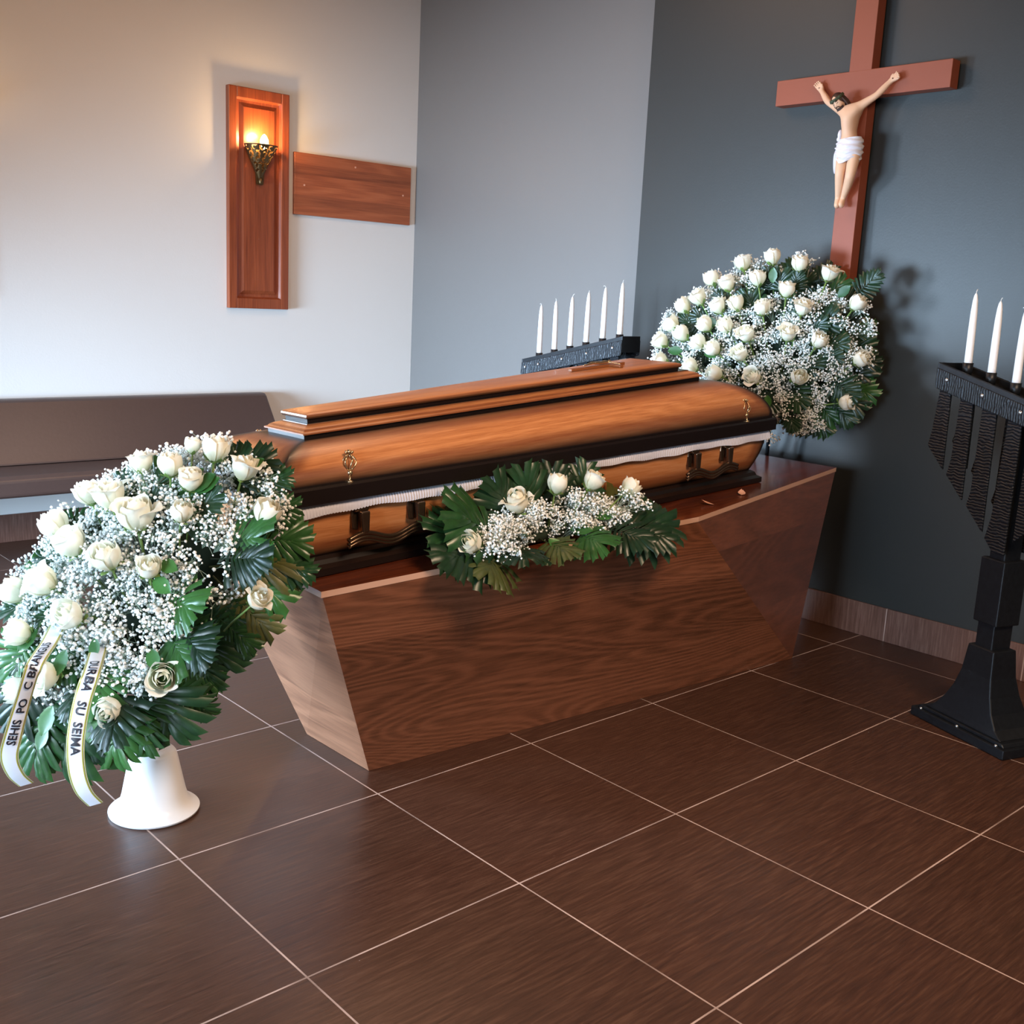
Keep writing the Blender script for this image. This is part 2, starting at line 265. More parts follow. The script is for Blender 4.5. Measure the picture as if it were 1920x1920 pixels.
def leafm(name, c1, c2, rough=.3):
    m, nt, b = mat(name); oi = N(nt, 'ShaderNodeObjectInfo')
    nz = noise_(nt, coords(nt), 14, 3)
    f = math_(nt, 'ADD', math_(nt, 'MULTIPLY', oi.outputs['Random'], .6), math_(nt, 'MULTIPLY', nz, .5))
    L(nt, ramp(nt, f, [(.2, lin(c1)), (.9, lin(c2))]), b.inputs['Base Color']); b.inputs['Roughness'].default_value = rough
    tr = N(nt, 'ShaderNodeBsdfTranslucent'); tr.inputs[0].default_value = lin('#5d8a34')
    mx = N(nt, 'ShaderNodeMixShader'); mx.inputs[0].default_value = .12
    L(nt, b.outputs[0], mx.inputs[1]); L(nt, tr.outputs[0], mx.inputs[2]); L(nt, mx.outputs[0], nt.nodes['Material Output'].inputs[0])
    return m
MAT['palm'] = leafm('palm_leaf', '#1b3a22', '#3a6a33'); MAT['palm_dry'] = leafm('palm_leaf_yellowing', '#35421f', '#64602c', .45)
MAT['palm_deep'] = leafm('palm_leaf_deep', '#0f2417', '#1f4026', .35)
MAT['leaf'] = leafm('rose_leaf', '#1f4a26', '#3f7034', .35)
MAT['stem'] = leafm('stem', '#5c7c3a', '#7f9a52', .5)
MAT['gyp_stem'] = plain('gypsophila_stem', '#93a795', .6)
MAT['gyp'] = plain('gypsophila_flower', '#f1f4f4', .7)
MAT['foam'] = plain('moss_green_foam', '#16281a', .9, 0, .3, 60, .5)
# ------------------------------------------------------------------ object helpers
def mesh(name, verts, faces, smooth=False):
    me = bpy.data.meshes.new(name); me.from_pydata([tuple(v) for v in verts], [], faces); me.update()
    if smooth: me.polygons.foreach_set('use_smooth', [True] * len(me.polygons))
    return me
def link(name, me, m, parent=None, **props):
    o = bpy.data.objects.new(name, me); COL.objects.link(o)
    if m:
        me.materials.clear()
        for x in (m if isinstance(m, (list, tuple)) else [m]): me.materials.append(MAT[x])
    if parent: o.parent = parent
    for k, v in props.items(): o[k] = v
    return o
def thing(name, label, cat, loc=(0, 0, 0), rot=(0, 0, 0), group=None):
    o = bpy.data.objects.new(name, None); COL.objects.link(o); o.location = loc; o.rotation_euler = rot
    o.empty_display_size = .05
    o['label'] = label; o['category'] = cat
    if group: o['group'] = group
    return o
def tag(o, label, cat, group=None):
    o['label'] = label; o['category'] = cat
    if group: o['group'] = group
    return o
class MB:
    def __init__(s): s.v = []; s.f = []; s.mi = []; s.cur = 0
    def add(s, vs, fs):
        n = len(s.v); s.v += [tuple(v) for v in vs]; s.f += [tuple(i + n for i in f) for f in fs]; s.mi += [s.cur] * len(fs); return s
    def box(s, x0, x1, y0, y1, z0, z1, xf=None):
        vs = [V((x, y, z)) for z in (z0, z1) for y in (y0, y1) for x in (x0, x1)]
        if xf: vs = [xf(v) for v in vs]
        return s.add(vs, [(0, 2, 3, 1), (4, 5, 7, 6), (0, 1, 5, 4), (2, 6, 7, 3), (0, 4, 6, 2), (1, 3, 7, 5)])
    def prism(s, poly, a, b, axis='Y'):
        n = len(poly)
        def P(q, t): return {'Y': (q[0], t, q[1]), 'X': (t, q[0], q[1]), 'Z': (q[0], q[1], t)}[axis]
        vs = [P(q, a) for q in poly] + [P(q, b) for q in poly]
        fs = [tuple(range(n)), tuple(range(2 * n - 1, n - 1, -1))] + [(i, i + n, (i + 1) % n + n, (i + 1) % n) for i in range(n)]
        return s.add(vs, fs)
    def lathe(s, prof, n=32, c=(0, 0, 0), cap=False):
        vs = [(c[0] + r * cos(2 * pi * k / n), c[1] + r * sin(2 * pi * k / n), c[2] + z) for r, z in prof for k in range(n)]
        fs = [(i * n + k, i * n + (k + 1) % n, (i + 1) * n + (k + 1) % n, (i + 1) * n + k) for i in range(len(prof) - 1) for k in range(n)]
        if cap: fs += [tuple(range(n - 1, -1, -1)), tuple((len(prof) - 1) * n + k for k in range(n))]
        return s.add(vs, fs)
    def tube(s, pts, rad, n=6, cap=True):
        pts = [V(p) for p in pts]; rs = rad if isinstance(rad, (list, tuple)) else [rad] * len(pts)
        vs = []; up = V((.13, .27, .95))
        for i, p in enumerate(pts):
            t = (pts[min(i + 1, len(pts) - 1)] - pts[max(i - 1, 0)]).normalized()
            a = t.cross(up)
            if a.length < 1e-3: a = t.cross(V((1, 0, 0)))
            a.normalize(); b = t.cross(a)
            up = b if False else up
            vs += [p + a * cos(2 * pi * k / n) * rs[i] + b * sin(2 * pi * k / n) * rs[i] for k in range(n)]
        fs = [(i * n + k, i * n + (k + 1) % n, (i + 1) * n + (k + 1) % n, (i + 1) * n + k) for i in range(len(pts) - 1) for k in range(n)]
        if cap: fs += [tuple(range(n - 1, -1, -1)), tuple((len(pts) - 1) * n + k for k in range(n))]
        return s.add(vs, fs)
    def ball(s, c, r, n=8, m=6, sq=(1, 1, 1)):
        prof = []
        vs = [V(c) + V((0, 0, -r * sq[2]))]
        for i in range(1, m):
            a = -pi / 2 + pi * i / m
            vs += [V(c) + V((r * sq[0] * cos(a) * cos(2 * pi * k / n), r * sq[1] * cos(a) * sin(2 * pi * k / n), r * sq[2] * sin(a))) for k in range(n)]
        vs.append(V(c) + V((0, 0, r * sq[2])))
        fs = [(0, 1 + (k + 1) % n, 1 + k) for k in range(n)]
        fs += [(1 + i * n + k, 1 + i * n + (k + 1) % n, 1 + (i + 1) * n + (k + 1) % n, 1 + (i + 1) * n + k) for i in range(m - 2) for k in range(n)]
        l = len(vs) - 1; b = 1 + (m - 2) * n
        fs += [(l, b + k, b + (k + 1) % n) for k in range(n)]
        return s.add(vs, fs)
    def build(s, name, m, parent=None, smooth=False, bevel=0, **props):
        me = mesh(name, s.v, s.f, smooth)
        o = link(name, me, m, parent, **props)
        if isinstance(m, (list, tuple)): me.polygons.foreach_set('material_index', s.mi)
        if bevel:
            b = o.modifiers.new('bevel', 'BEVEL'); b.width = bevel; b.segments = 2; b.limit_method = 'ANGLE'; b.angle_limit = radians(35)
            if hasattr(b, 'harden_normals'): b.harden_normals = False
        return o
def smooth_angle(o, ang=35):
    me = o.data; me.polygons.foreach_set('use_smooth', [True] * len(me.polygons))
    try: me.set_sharp_from_angle(angle=radians(ang))
    except Exception: pass
def struct(name, mb, m, **k):
    o = mb.build(name, m, **k); o['kind'] = 'structure'; return o

# ------------------------------------------------------------------ the room
XW, YW, XG = 3.233, 2.98, 3.36
X0, Y0, ZC = -3.0, -6.0, 3.5
struct('floor', MB().box(X0 - .1, XG + .1, Y0 - .1, YW + .1, -.1, 0), 'floor')
struct('ceiling', MB().box(X0 - .1, XG + .1, Y0 - .1, YW + .1, ZC, ZC + .1), 'ceiling')
struct('wall_right', MB().box(XG, XG + .1, .6, YW, 0, ZC), 'grey_wall')
o = struct('wall_altar', MB().box(XW, XG + .1, Y0, .888, 0, ZC), 'dark_wall')
struct('wall_front', MB().box(X0 - .1, XG + .1, Y0 - .1, Y0, 0, ZC), 'beige_wall')
def wall_with_hole(name, fixed, a0, a1, holes, axis, m):
    mb = MB(); cuts = sorted(holes)
    def bx(p, q, z0, z1):
        if q - p < 1e-4 or z1 - z0 < 1e-4: return
        if axis == 'X': mb.box(fixed[0], fixed[1], p, q, z0, z1)
        else: mb.box(p, q, fixed[0], fixed[1], z0, z1)
    x = a0
    for (h0, h1, z0, z1) in cuts:
        bx(x, h0, 0, ZC); bx(h0, h1, 0, z0); bx(h0, h1, z1, ZC); x = h1
    bx(x, a1, 0, ZC)
    return struct(name, mb, m)
wall_with_hole('wall_left', (X0 - .1, X0), Y0, YW, [(.5, 2.2, .2, 1.75), (-2.4, -1.0, .4, 2.1)], 'X', 'beige_wall')
wall_with_hole('wall_back', (YW, YW + .1), X0 - .1, XG + .1, [(-2.3, -1.3, .2, 1.75)], 'Y', 'white_wall')
def window(n, axis, c, a0, a1, z0, z1):
    mb = MB(); g = MB(); t = .05
    def bx(b, p, q, zz0, zz1, d):
        if axis == 'X': b.box(c - d, c + d, p, q, zz0, zz1)
        else: b.box(p, q, c - d, c + d, zz0, zz1)
    mid = (a0 + a1) / 2
    bx(mb, a0, a1, z0, z0 + t, .035); bx(mb, a0, a1, z1 - t, z1, .035); bx(mb, a0, a0 + t, z0 + t, z1 - t, .035); bx(mb, a1 - t, a1, z0 + t, z1 - t, .035); bx(mb, mid - t / 2, mid + t / 2, z0 + t, z1 - t, .03)
    o = struct('window_%d' % n, mb, 'window_frame')
    bx(g, a0 + t, a1 - t, z0 + t, z1 - t, .004); g.build('glass_pane', 'glass', o)
window(1, 'X', X0 - .05, .5, 2.2, .2, 1.75); window(2, 'Y', YW + .05, -2.3, -1.3, .2, 1.75); window(3, 'X', X0 - .05, -2.4, -1.0, .4, 2.1)
# tile baseboards
struct('baseboard_altar', MB().box(XW - .012, XW, Y0, .888, 0, .149), 'baseboard', bevel=.002)
struct('baseboard_right', MB().box(XG - .012, XG, .888, YW, 0, .149), 'baseboard', bevel=.002)
struct('baseboard_back', MB().box(X0, XG - .012, YW - .012, YW, 0, .149), 'baseboard', bevel=.002)

# ------------------------------------------------------------------ bench
bn = thing('upholstered_bench', 'long dark brown upholstered bench along the white wall', 'bench', (.3, 2.7, 0))
def sect(poly, x0, x1): return MB().prism(poly, x0, x1, 'X')
sect([(-.33, .362), (-.315, .35), (.22, .35), (.22, .455), (-.30, .455), (-.33, .435)], -2.4, 1.90).build('seat', 'leather', bn, bevel=.015)
sect([(-.02, .457), (.16, .457), (.272, .74), (.272, .765), (.215, .765), (.195, .75)], -2.4, 1.92).build('backrest', 'leather', bn, bevel=.012)
for x in (-2.2, -.6, 1.5):
    sect([(.0, 0), (.05, 0), (.05, .35), (.0, .35)], x, x + .06).build('leg', 'iron', bn, bevel=.003)
sect([(.0, .30), (.26, .30), (.26, .35), (.0, .35)], -2.2, 1.6).build('frame', 'iron', bn)

# ------------------------------------------------------------------ wall panel, sconce, board
wp = thing('wall_panel', 'tall narrow reddish wooden panel holding the lit brass lamp', 'wall panel', (2.195, YW, 1.265))
hw, H = .197, 1.243
fr = MB()
for (x0, x1, z0, z1) in ((-hw, -hw + .052, 0, H), (hw - .052, hw, 0, H), (-hw + .052, hw - .052, 0, .06), (-hw + .052, hw - .052, H - .06, H)):
    fr.box(x0, x1, -.036, 0, z0, z1)
fr.build('frame', 'cherry', wp, bevel=.004)
mb = MB()
def ring(x, z0, z1, y): return [(-x, y, z0), (x, y, z0), (x, y, z1), (-x, y, z1)]
rs = [ring(hw - .052, .06, H - .06, -.030), ring(hw - .060, .068, H - .068, -.016), ring(hw - .075, .083, H - .083, -.014), ring(hw - .098, .106, H - .106, -.027), ring(.0005, .4, .41, -.027)]
vs = [v for q in rs for v in q]
mb.add(vs, [(i * 4 + k, i * 4 + (k + 1) % 4, i * 4 + 4 + (k + 1) % 4, i * 4 + 4 + k) for i in range(4) for k in range(4)])
mb.build('raised_panel', 'cherry', wp)
sc = thing('wall_sconce', 'lit pierced brass cone lamp on the tall wooden panel', 'lamp', (2.195, YW - .038, 2.0))
# half cone shade with scroll-shaped openings
nu, nv = 110, 84; R0 = .105; HS = .2
def scrolls(u, v):
    # u 0..1 across the half cone, v 0..1 from tip to rim
    s_ = u * 1.0 * (v * .9 + .1) * 4.6; best = 9
    for (cu, cv, rad, a0, a1, th) in SCR:
        du = (u - cu) * (cv * 1.5); dv = (v - cv) * .95
        d = sqrt(du * du + dv * dv); a = (atan2(dv, du) - a0) % (2 * pi)
        span = (a1 - a0) % (2 * pi)
        if a < span:
            th2 = th * (1 - .75 * a / span); rr = rad * (1 - .35 * a / span)
            if abs(d - rr) < th2: return True
    return False
random.seed(4); SCR = []
for row, (cv, n) in enumerate(((.90, 6), (.74, 6), (.58, 5), (.44, 4), (.32, 3))):
    for k in range(n):
        cu = (k + .5 + (.2 if row % 2 else -.1)) / n
        a0 = random.uniform(0, 6.28); SCR.append((min(.95, max(.05, cu)), cv, .062 * (.6 + cv * .5), a0, a0 + 4.2, .028))
        SCR.append((min(.95, max(.05, cu + .07)), cv - .05, .05 * (.6 + cv * .5), a0 + 3, a0 + 5.6, .022))
vs = []; fs = []
for j in range(nv + 1):
    for i in range(nu + 1):
        v = j / nv; a = pi * i / nu; rr = R0 * (.03 + .97 * v)
        vs.append((-cos(a) * rr, -sin(a) * rr * .95 - .002, HS * v))
for j in range(nv):
    for i in range(nu):
        u, v = (i + .5) / nu, (j + .5) / nv
        if .035 < u < .965 and .2 < v < .965 and scrolls(u, v): continue
        fs.append((j * (nu + 1) + i, j * (nu + 1) + i + 1, (j + 1) * (nu + 1) + i + 1, (j + 1) * (nu + 1) + i))
sh = link('lamp_shade', mesh('lamp_shade', vs, fs, True), 'lamp_brass', sc)
so = sh.modifiers.new('solid', 'SOLIDIFY'); so.thickness = .0015
MB().prism([(-.022, -.02), (.022, -.02), (.03, .05), (.10, .19), (-.10, .19), (-.03, .05)], -.002, 0, 'Y').build('wall_plate', 'lamp_brass', sc)
MB().ball((0, -.01, .0), .014, 10, 8, (1, 1, 1.6)).build('finial', 'lamp_brass', sc, True)
mb = MB(); mb.lathe([(.0, -.03), (.012, -.025), (.024, 0), (.024, .02), (.012, .045), (0, .055)], 14, (0, -.05, .205)); mb.build('bulb', 'bulb', sc, True)
MB().lathe([(.014, -.07), (.014, -.028), (.004, -.028)], 12, (0, -.05, .20)).build('socket', 'lamp_brass', sc, True)
pl = bpy.data.lights.new('sconce_light', 'POINT'); pl.energy = 12; pl.color = (1, .60, .26); pl.shadow_soft_size = .025
po = bpy.data.objects.new('sconce_light', pl); COL.objects.link(po); po.location = (2.195, YW - .105, 2.245)
pl = bpy.data.lights.new('far_sconce_light', 'POINT'); pl.energy = 3.5; pl.color = (1, .62, .34); pl.shadow_soft_size = .03
po = bpy.data.objects.new('far_sconce_light', pl); COL.objects.link(po); po.location = (.42, YW - .11, 2.22)
# the neighbouring panel and lamp just beyond the left edge of view
wp2 = thing('wall_panel', 'tall wooden wall panel at the left edge of the photo', 'wall panel', (.42, YW, 1.265))
for ch in list(wp.children):
    c = ch.copy(); COL.objects.link(c); c.parent = wp2
sc2 = thing('wall_sconce', 'brass cone lamp on the panel at the left edge', 'lamp', (.42, YW - .038, 2.0))
for ch in list(sc.children):
    c = ch.copy(); COL.objects.link(c); c.parent = sc2

bd = thing('wooden_board', 'blank rectangular wooden board on the white wall right of the lamp panel', 'board', (2.87, YW, 1.835))
MB().box(-.434, .434, -.022, 0, 0, .362).build('board', 'board', bd, bevel=.003)
for x, z in ((.0, .318), (-.366, .175), (.372, .183)):
    q = MB().prism([(.006 * cos(k * .785), .006 * sin(k * .785)) for k in range(8)], -.0245, -.0215, 'Y').build('screw_cap', 'plug', bd); q.location = (x, 0, z)

# ------------------------------------------------------------------ pedestal
pd = thing('casket_pedestal', 'angular brown oak veneer pedestal under the casket', 'pedestal', (1.65, -.28, 0))
c0 = V((1.65, -.28, 0))
def zt(x, z0): return z0 + .05 * x
TZ = .604
A, B = V((.664, -.463, .001)), V((2.669, -.609, .001)); Ab, Bb = V((.659, -.123, .001)), V((2.68, -.02, .001))
def T(x, y, z0=TZ): return V((x, y, zt(x, z0)))
tF, tM, tR, tRb, tL = T(.385, -.635), T(1.80, -.735), T(2.955, -.545), T(2.97, .16), T(.43, .07)
vs = [x - c0 for x in (A, B, Ab, Bb, tF, tM, tR, tRb, tL)]
mb = MB(); mb.cur = 0
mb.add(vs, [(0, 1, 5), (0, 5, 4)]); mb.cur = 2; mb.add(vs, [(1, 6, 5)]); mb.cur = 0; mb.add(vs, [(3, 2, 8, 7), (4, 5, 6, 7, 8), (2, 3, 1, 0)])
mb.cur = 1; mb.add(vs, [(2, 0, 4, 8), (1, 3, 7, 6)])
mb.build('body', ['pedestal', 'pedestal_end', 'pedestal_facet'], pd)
up = V((0, 0, .017)); ring_ = [tF, tM, tR, tRb, tL]
ctr = sum(ring_, V()) / 5
rg = [x + (x - ctr) * .004 - c0 + V((0, 0, .0005)) for x in ring_]
mb = MB(); mb.cur = 0; mb.add([x + up for x in rg], [(0, 1, 2, 3, 4)]); mb.add(rg, [(4, 3, 2, 1, 0)])
mb.cur = 1; mb.add(rg + [x + up for x in rg], [(i, (i + 1) % 5, (i + 1) % 5 + 5, i + 5) for i in range(5)])
mb.build('top_slab', ['slab', 'slab_edge'], pd)

# ------------------------------------------------------------------ casket
TAU = math.atan(.05); PHI = radians(2.4)
ck = thing('casket', 'orange-brown wooden casket with black edges on the oak pedestal', 'casket')
ax = V((cos(PHI) * cos(TAU), sin(PHI) * cos(TAU), sin(TAU))).normalized(); vy = V((-sin(PHI), cos(PHI), 0)); wz = ax.cross(vy)
org = V((.30, -.31, zt(.30, TZ) + .0185))
CKM = Matrix(((ax.x, vy.x, wz.x, org.x), (ax.y, vy.y, wz.y, org.y), (ax.z, vy.z, wz.z, org.z), (0, 0, 0, 1)))
ck.matrix_world = CKM
LEN = 2.17
def hwid(s, foot, head): return foot + (head - foot) * s / LEN
def loft(rings, parent, name, m, nl=90, nw=24, capb=False, capt=True, cw=.05, smooth=False):
    """rings: (s0, s1, foot half width, head half width, h foot, h head, stain)"""
    vs = []; st = []; fs = []
    per = 2 * nl + 2 * nw
    for (s0, s1, wf, wh, hf, hh, stn) in rings:
        for k in range(per):
            if k < nl: t = k / nl; s = s0 + (s1 - s0) * t; y = -(wf + (wh - wf) * t); e = min(t, 1 - t) * (s1 - s0)
            elif k < nl + nw: t = (k - nl) / nw; s = s1; y = -wh + 2 * wh * t; e = min(t, 1 - t) * 2 * wh
            elif k < 2 * nl + nw: t = 1 - (k - nl - nw) / nl; s = s0 + (s1 - s0) * t; y = wf + (wh - wf) * t; e = min(t, 1 - t) * (s1 - s0)
            else: t = (k - 2 * nl - nw) / nw; s = s0; y = wf - 2 * wf * t; e = min(t, 1 - t) * 2 * wf
            tt = (s - s0) / max(1e-6, s1 - s0); vs.append((s, y, hf + (hh - hf) * tt))
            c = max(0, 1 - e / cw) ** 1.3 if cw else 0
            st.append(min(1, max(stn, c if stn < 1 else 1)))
    for i in range(len(rings) - 1):
        for k in range(per):
            fs.append((i * per + k, i * per + (k + 1) % per, (i + 1) * per + (k + 1) % per, (i + 1) * per + k))
    if capt: fs.append(tuple((len(rings) - 1) * per + k for k in range(per)))
    if capb: fs.append(tuple(range(per - 1, -1, -1)))
    me = mesh(name, vs, fs)
    o = link(name, me, m, parent)
    at = me.attributes.new('stain', 'FLOAT', 'POINT'); at.data.foreach_set('value', st)
    smooth_angle(o, 32)
    return o
# (inset from foot end, inset from head end, width inset, height) -> ring
def rg_(i0, i1, iw, h, stn, hh=None, wf=.25, wh=.34): return (i0, LEN - i1, wf - iw, wh - iw, h, h if hh is None else hh, stn)
# base moulding
loft([rg_(.035, .035, .035, .0, 1), rg_(.03, .03, .03, .003, 1), rg_(.03, .03, .03, .022, 1), rg_(.045, .045, .045, .030, 1), rg_(.05, .05, .05, .042, 1), rg_(.062, .062, .062, .05, 1)], ck, 'base_moulding', 'casket', capb=True)
# box body, flaring upward
rows = []
for k in range(13):
    t = k / 12; ins = .068 - .043 * t - .010 * sin(pi * t)
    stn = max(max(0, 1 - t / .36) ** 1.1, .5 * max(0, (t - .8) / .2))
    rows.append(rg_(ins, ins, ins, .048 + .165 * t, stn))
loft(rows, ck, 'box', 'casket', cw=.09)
# black rim
loft([rg_(.012, .012, .012, .208, 1), rg_(.0, .0, .0, .210, 1), rg_(.0, .0, .0, .250, 1), rg_(.006, .006, .006, .256, 1), rg_(.02, .02, .02, .256, 1)], ck, 'rim', 'casket', capb=True)
# lid
rows = []
for k in range(19):
    q = k / 18; a = q * pi / 2 * .93; top = sin(pi / 2 * .93); cc = 1 - cos(pi / 2 * .93)
    i = (1 - cos(a)) / cc; h = sin(a) / top
    stn = max(max(0, 1 - q / .36) ** .9, max(0, (q - .62) / .38) ** 1.2)
    hf, hh = .256 + .098 * h, .256 + .148 * h
    rows.append((.012 + .165 * i, LEN - .012 - .235 * i, .238 - .137 * i, .328 - .165 * i, hf, hh, stn))
loft(rows, ck, 'lid', 'casket', cw=.085)
e0 = rows[-1]
def up_(i, h, s, j=0): return (e0[0] + i, e0[1] - i - j, e0[2] - i, e0[3] - i, e0[4] + h, e0[5] + h, s)
loft([up_(.010, .0, 1), up_(.010, .011, 1), up_(.002, .012, .4), up_(.002, .016, .3), up_(.010, .019, .15), up_(.013, .023, .5), up_(.022, .028, 0), up_(.034, .031, .0), up_(.040, .033, .5), up_(.041, .036, 1)], ck, 'lid_moulding', 'casket', cw=0)
loft([up_(.047, .033, 1, .05), up_(.046, .047, 1, .05), up_(.040, .049, 1, .05), up_(.037, .055, .75, .05), up_(.038, .060, .4, .05), up_(.044, .064, .05, .05), up_(.054, .066, 0, .05)], ck, 'lid_crest', 'casket', cw=0)
# satin frill under the rim
def frill(pts, name='satin_frill'):
    vs = []; fs = []; n = 0
    P = [V(p) for p in pts]; rows = 6
    tot = 0
    for (a, b, nn) in zip(P, P[1:] + P[:1], [V((0, -1, 0)), V((1, 0, 0)), V((0, 1, 0)), V((-1, 0, 0))]):
        d = (b - a); Ln = d.length; m = int(Ln / .0022)
        base = len(vs)
        for i in range(m + 1):
            x = i / m; q = a + d * x; l = tot + Ln * x
            amp = .0035 * (.55 + .45 * sin(l * 21)) ; hgt = .034 + .003 * sin(l * 13 + 1) + .002 * sin(l * 37)
            ph = l * 2 * pi / .0095 + 1.3 * sin(l * 17)
            for j in range(rows + 1):
                t = j / rows
                vs.append(q + nn * (.004 + t * .006 + amp * t * (1 + sin(ph + t * .8)) + .003 * sin(pi * t)) + V((0, 0, -hgt * t + (.0015 * sin(ph) if j == rows else 0))))
        for i in range(m):
            for j in range(rows):
                k = base + i * (rows + 1) + j
                fs.append((k, k + 1, k + rows + 2, k + rows + 1))
        tot += Ln
    return link(name, mesh(name, vs, fs, True), 'satin', ck)
frill([(.024, -.228, .211), (LEN - .024, -.318, .211), (LEN - .024, .318, .211), (.024, .228, .211)])
# handles: two per long side
def handle(s, side):
    y = -(hwid(s, .25, .34) - .042) * side
    ang = -math.atan((.34 - .25) / LEN) * side
    h = thing('handle', '', ''); del h['label']; del h['category']; h.name = 'handle'
    h.parent = ck; h.location = (s, y, .155); h.rotation_euler = (0, 0, ang + (0 if side > 0 else pi))
    h['label'] = 'dark bronze swing handle'
    for x in (-.095, .095):
        mb = MB(); mb.prism([(x - .027, .028), (x - .030, .0), (x - .024, -.038), (x - .006, -.042), (x - .004, .030)], -.016, .002)
        mb.prism([(x - .0045, .030), (x + .027, .028), (x + .029, .0), (x + .022, -.032), (x + .006, -.030)], -.0155, .002)
        mb.box(x - .022, x + .022, -.028, .001, .012, .034)
        mb.build('bracket', 'bronze', h, bevel=.004)
        MB().prism([(x - .013, .014), (x + .017, .014), (x + .013, -.045), (x - .008, -.048)], -.042, -.024).build('link', 'bronze', h, bevel=.004)
    mb = MB()
    for dz, rr in ((0, .007), (-.011, .0065), (-.020, .005)):
        pts = []
        for k in range(33):
            x = -.148 + .296 * k / 32
            pts.append((x, -.034, -.058 + .011 * cos((abs(x) - .095) / .095 * pi) + dz))
        mb.tube(pts, rr, 8)
    mb.build('bar', 'bronze', h, smooth=True)
for s in (.36, 1.80):
    for side in (1, -1): handle(s, side)
# lid screws with openwork heads
def lid_screw(s, side):
    wd = hwid(s, .25, .34)
    y = -(wd - .006) * side
    g = bpy.data.objects.new('lid_screw', None); COL.objects.link(g); g.parent = ck; g.empty_display_size = .02
    g.location = (s, y, .250); g.rotation_euler = (radians(-20) * side, radians(14), 0)
    g['label'] = 'small brass openwork lid screw'
    mb = MB()
    mb.tube([(0, 0, 0), (0, 0, .03)], .003, 8); mb.ball((0, 0, .006), .009, 10, 6, (1, 1, .6)); mb.ball((0, 0, .032), .009, 10, 8)
    mb.build('stem', 'brass', g, smooth=True)
    mb = MB()
    for k in range(6):
        a = 2 * pi * k / 6
        mb.tube([(cos(a + .6 * t) * (.004 + .014 * sin(pi * t)) , sin(a + .6 * t) * (.004 + .014 * sin(pi * t)), .038 + .045 * t) for t in [i / 8 for i in range(9)]], .0024, 6)
        mb.ball((cos(a) * .009, sin(a) * .009, .088), .0045, 8, 6)
    mb.ball((0, 0, .092), .005, 8, 6)
    mb.build('cage', 'brass', g, smooth=True)
lid_screw(.22, 1); lid_screw(1.99, 1); lid_screw(.22, -1); lid_screw(1.99, -1)

# small crucifix lying on the lid
top = lambda s: e0[4] + (e0[5] - e0[4]) * (s - e0[0]) / (e0[1] - e0[0]) + .0680
cr = thing('small_crucifix', 'small wooden crucifix lying flat on the casket lid', 'crucifix')
s0 = 1.50
cr.matrix_world = CKM @ Matrix.Translation((s0, .0, top(s0) + .0005)) @ Matrix.Rotation(math.atan((e0[4] - e0[5]) / (e0[1] - e0[0])), 4, 'Y')
mb = MB(); mb.box(-.145, .145, -.009, .009, 0, .010); mb.box(.055, .073, -.062, .062, 0, .0098); mb.build('cross', 'small_cross', cr, bevel=.002)
def skinned(name, joints, edges, mname, parent, sub=2, root=None):
    names = list(joints); idx = {n: i for i, n in enumerate(names)}
    me = bpy.data.meshes.new(name); me.from_pydata([joints[n][0] for n in names], [(idx[a], idx[b]) for a, b in edges], [])
    o = bpy.data.objects.new(name, me); COL.objects.link(o); me.materials.append(MAT[mname])
    if parent: o.parent = parent
    sk = o.modifiers.new('skin', 'SKIN'); sk.use_smooth_shade = True
    for i, n in enumerate(names):
        rr = joints[n][1]; me.skin_vertices[0].data[i].radius = rr if isinstance(rr, tuple) else (rr, rr)
        me.skin_vertices[0].data[i].use_root = (n == (root or names[0]))
    sb = o.modifiers.new('sub', 'SUBSURF'); sb.levels = sub; sb.render_levels = sub
    return o
J = {'pel': ((.0, 0, .022), .009), 'wst': ((.028, 0, .021), .0075), 'chs': ((.055, 0, .023), .0105), 'nk': ((.072, 0, .023), .005), 'hd': ((.088, -.004, .026), .0085),
     'sl': ((.066, .013, .022), .005), 'el': ((.074, .038, .019), .0035), 'wl': ((.081, .06, .016), .003), 'fl': ((.083, .068, .0155), .0032),
     'sr': ((.066, -.013, .022), .005), 'er': ((.074, -.038, .019), .0035), 'wr': ((.081, -.06, .016), .003), 'fr': ((.083, -.068, .0155), .0032),
     'kl': ((-.035, .005, .026), .006), 'al': ((-.075, .002, .018), .0035), 'tl': ((-.09, .002, .019), .0035), 'kr': ((-.035, -.006, .026), .006), 'ar': ((-.075, -.004, .020), .0035), 'tr': ((-.088, -.005, .023), .0035)}
skinned('figure', J, [('pel', 'wst'), ('wst', 'chs'), ('chs', 'nk'), ('nk', 'hd'), ('chs', 'sl'), ('sl', 'el'), ('el', 'wl'), ('wl', 'fl'), ('chs', 'sr'), ('sr', 'er'), ('er', 'wr'), ('wr', 'fr'), ('pel', 'kl'), ('kl', 'al'), ('al', 'tl'), ('pel', 'kr'), ('kr', 'ar'), ('ar', 'tr')], 'brass', cr, 1).scale = (.8, .8, .8)

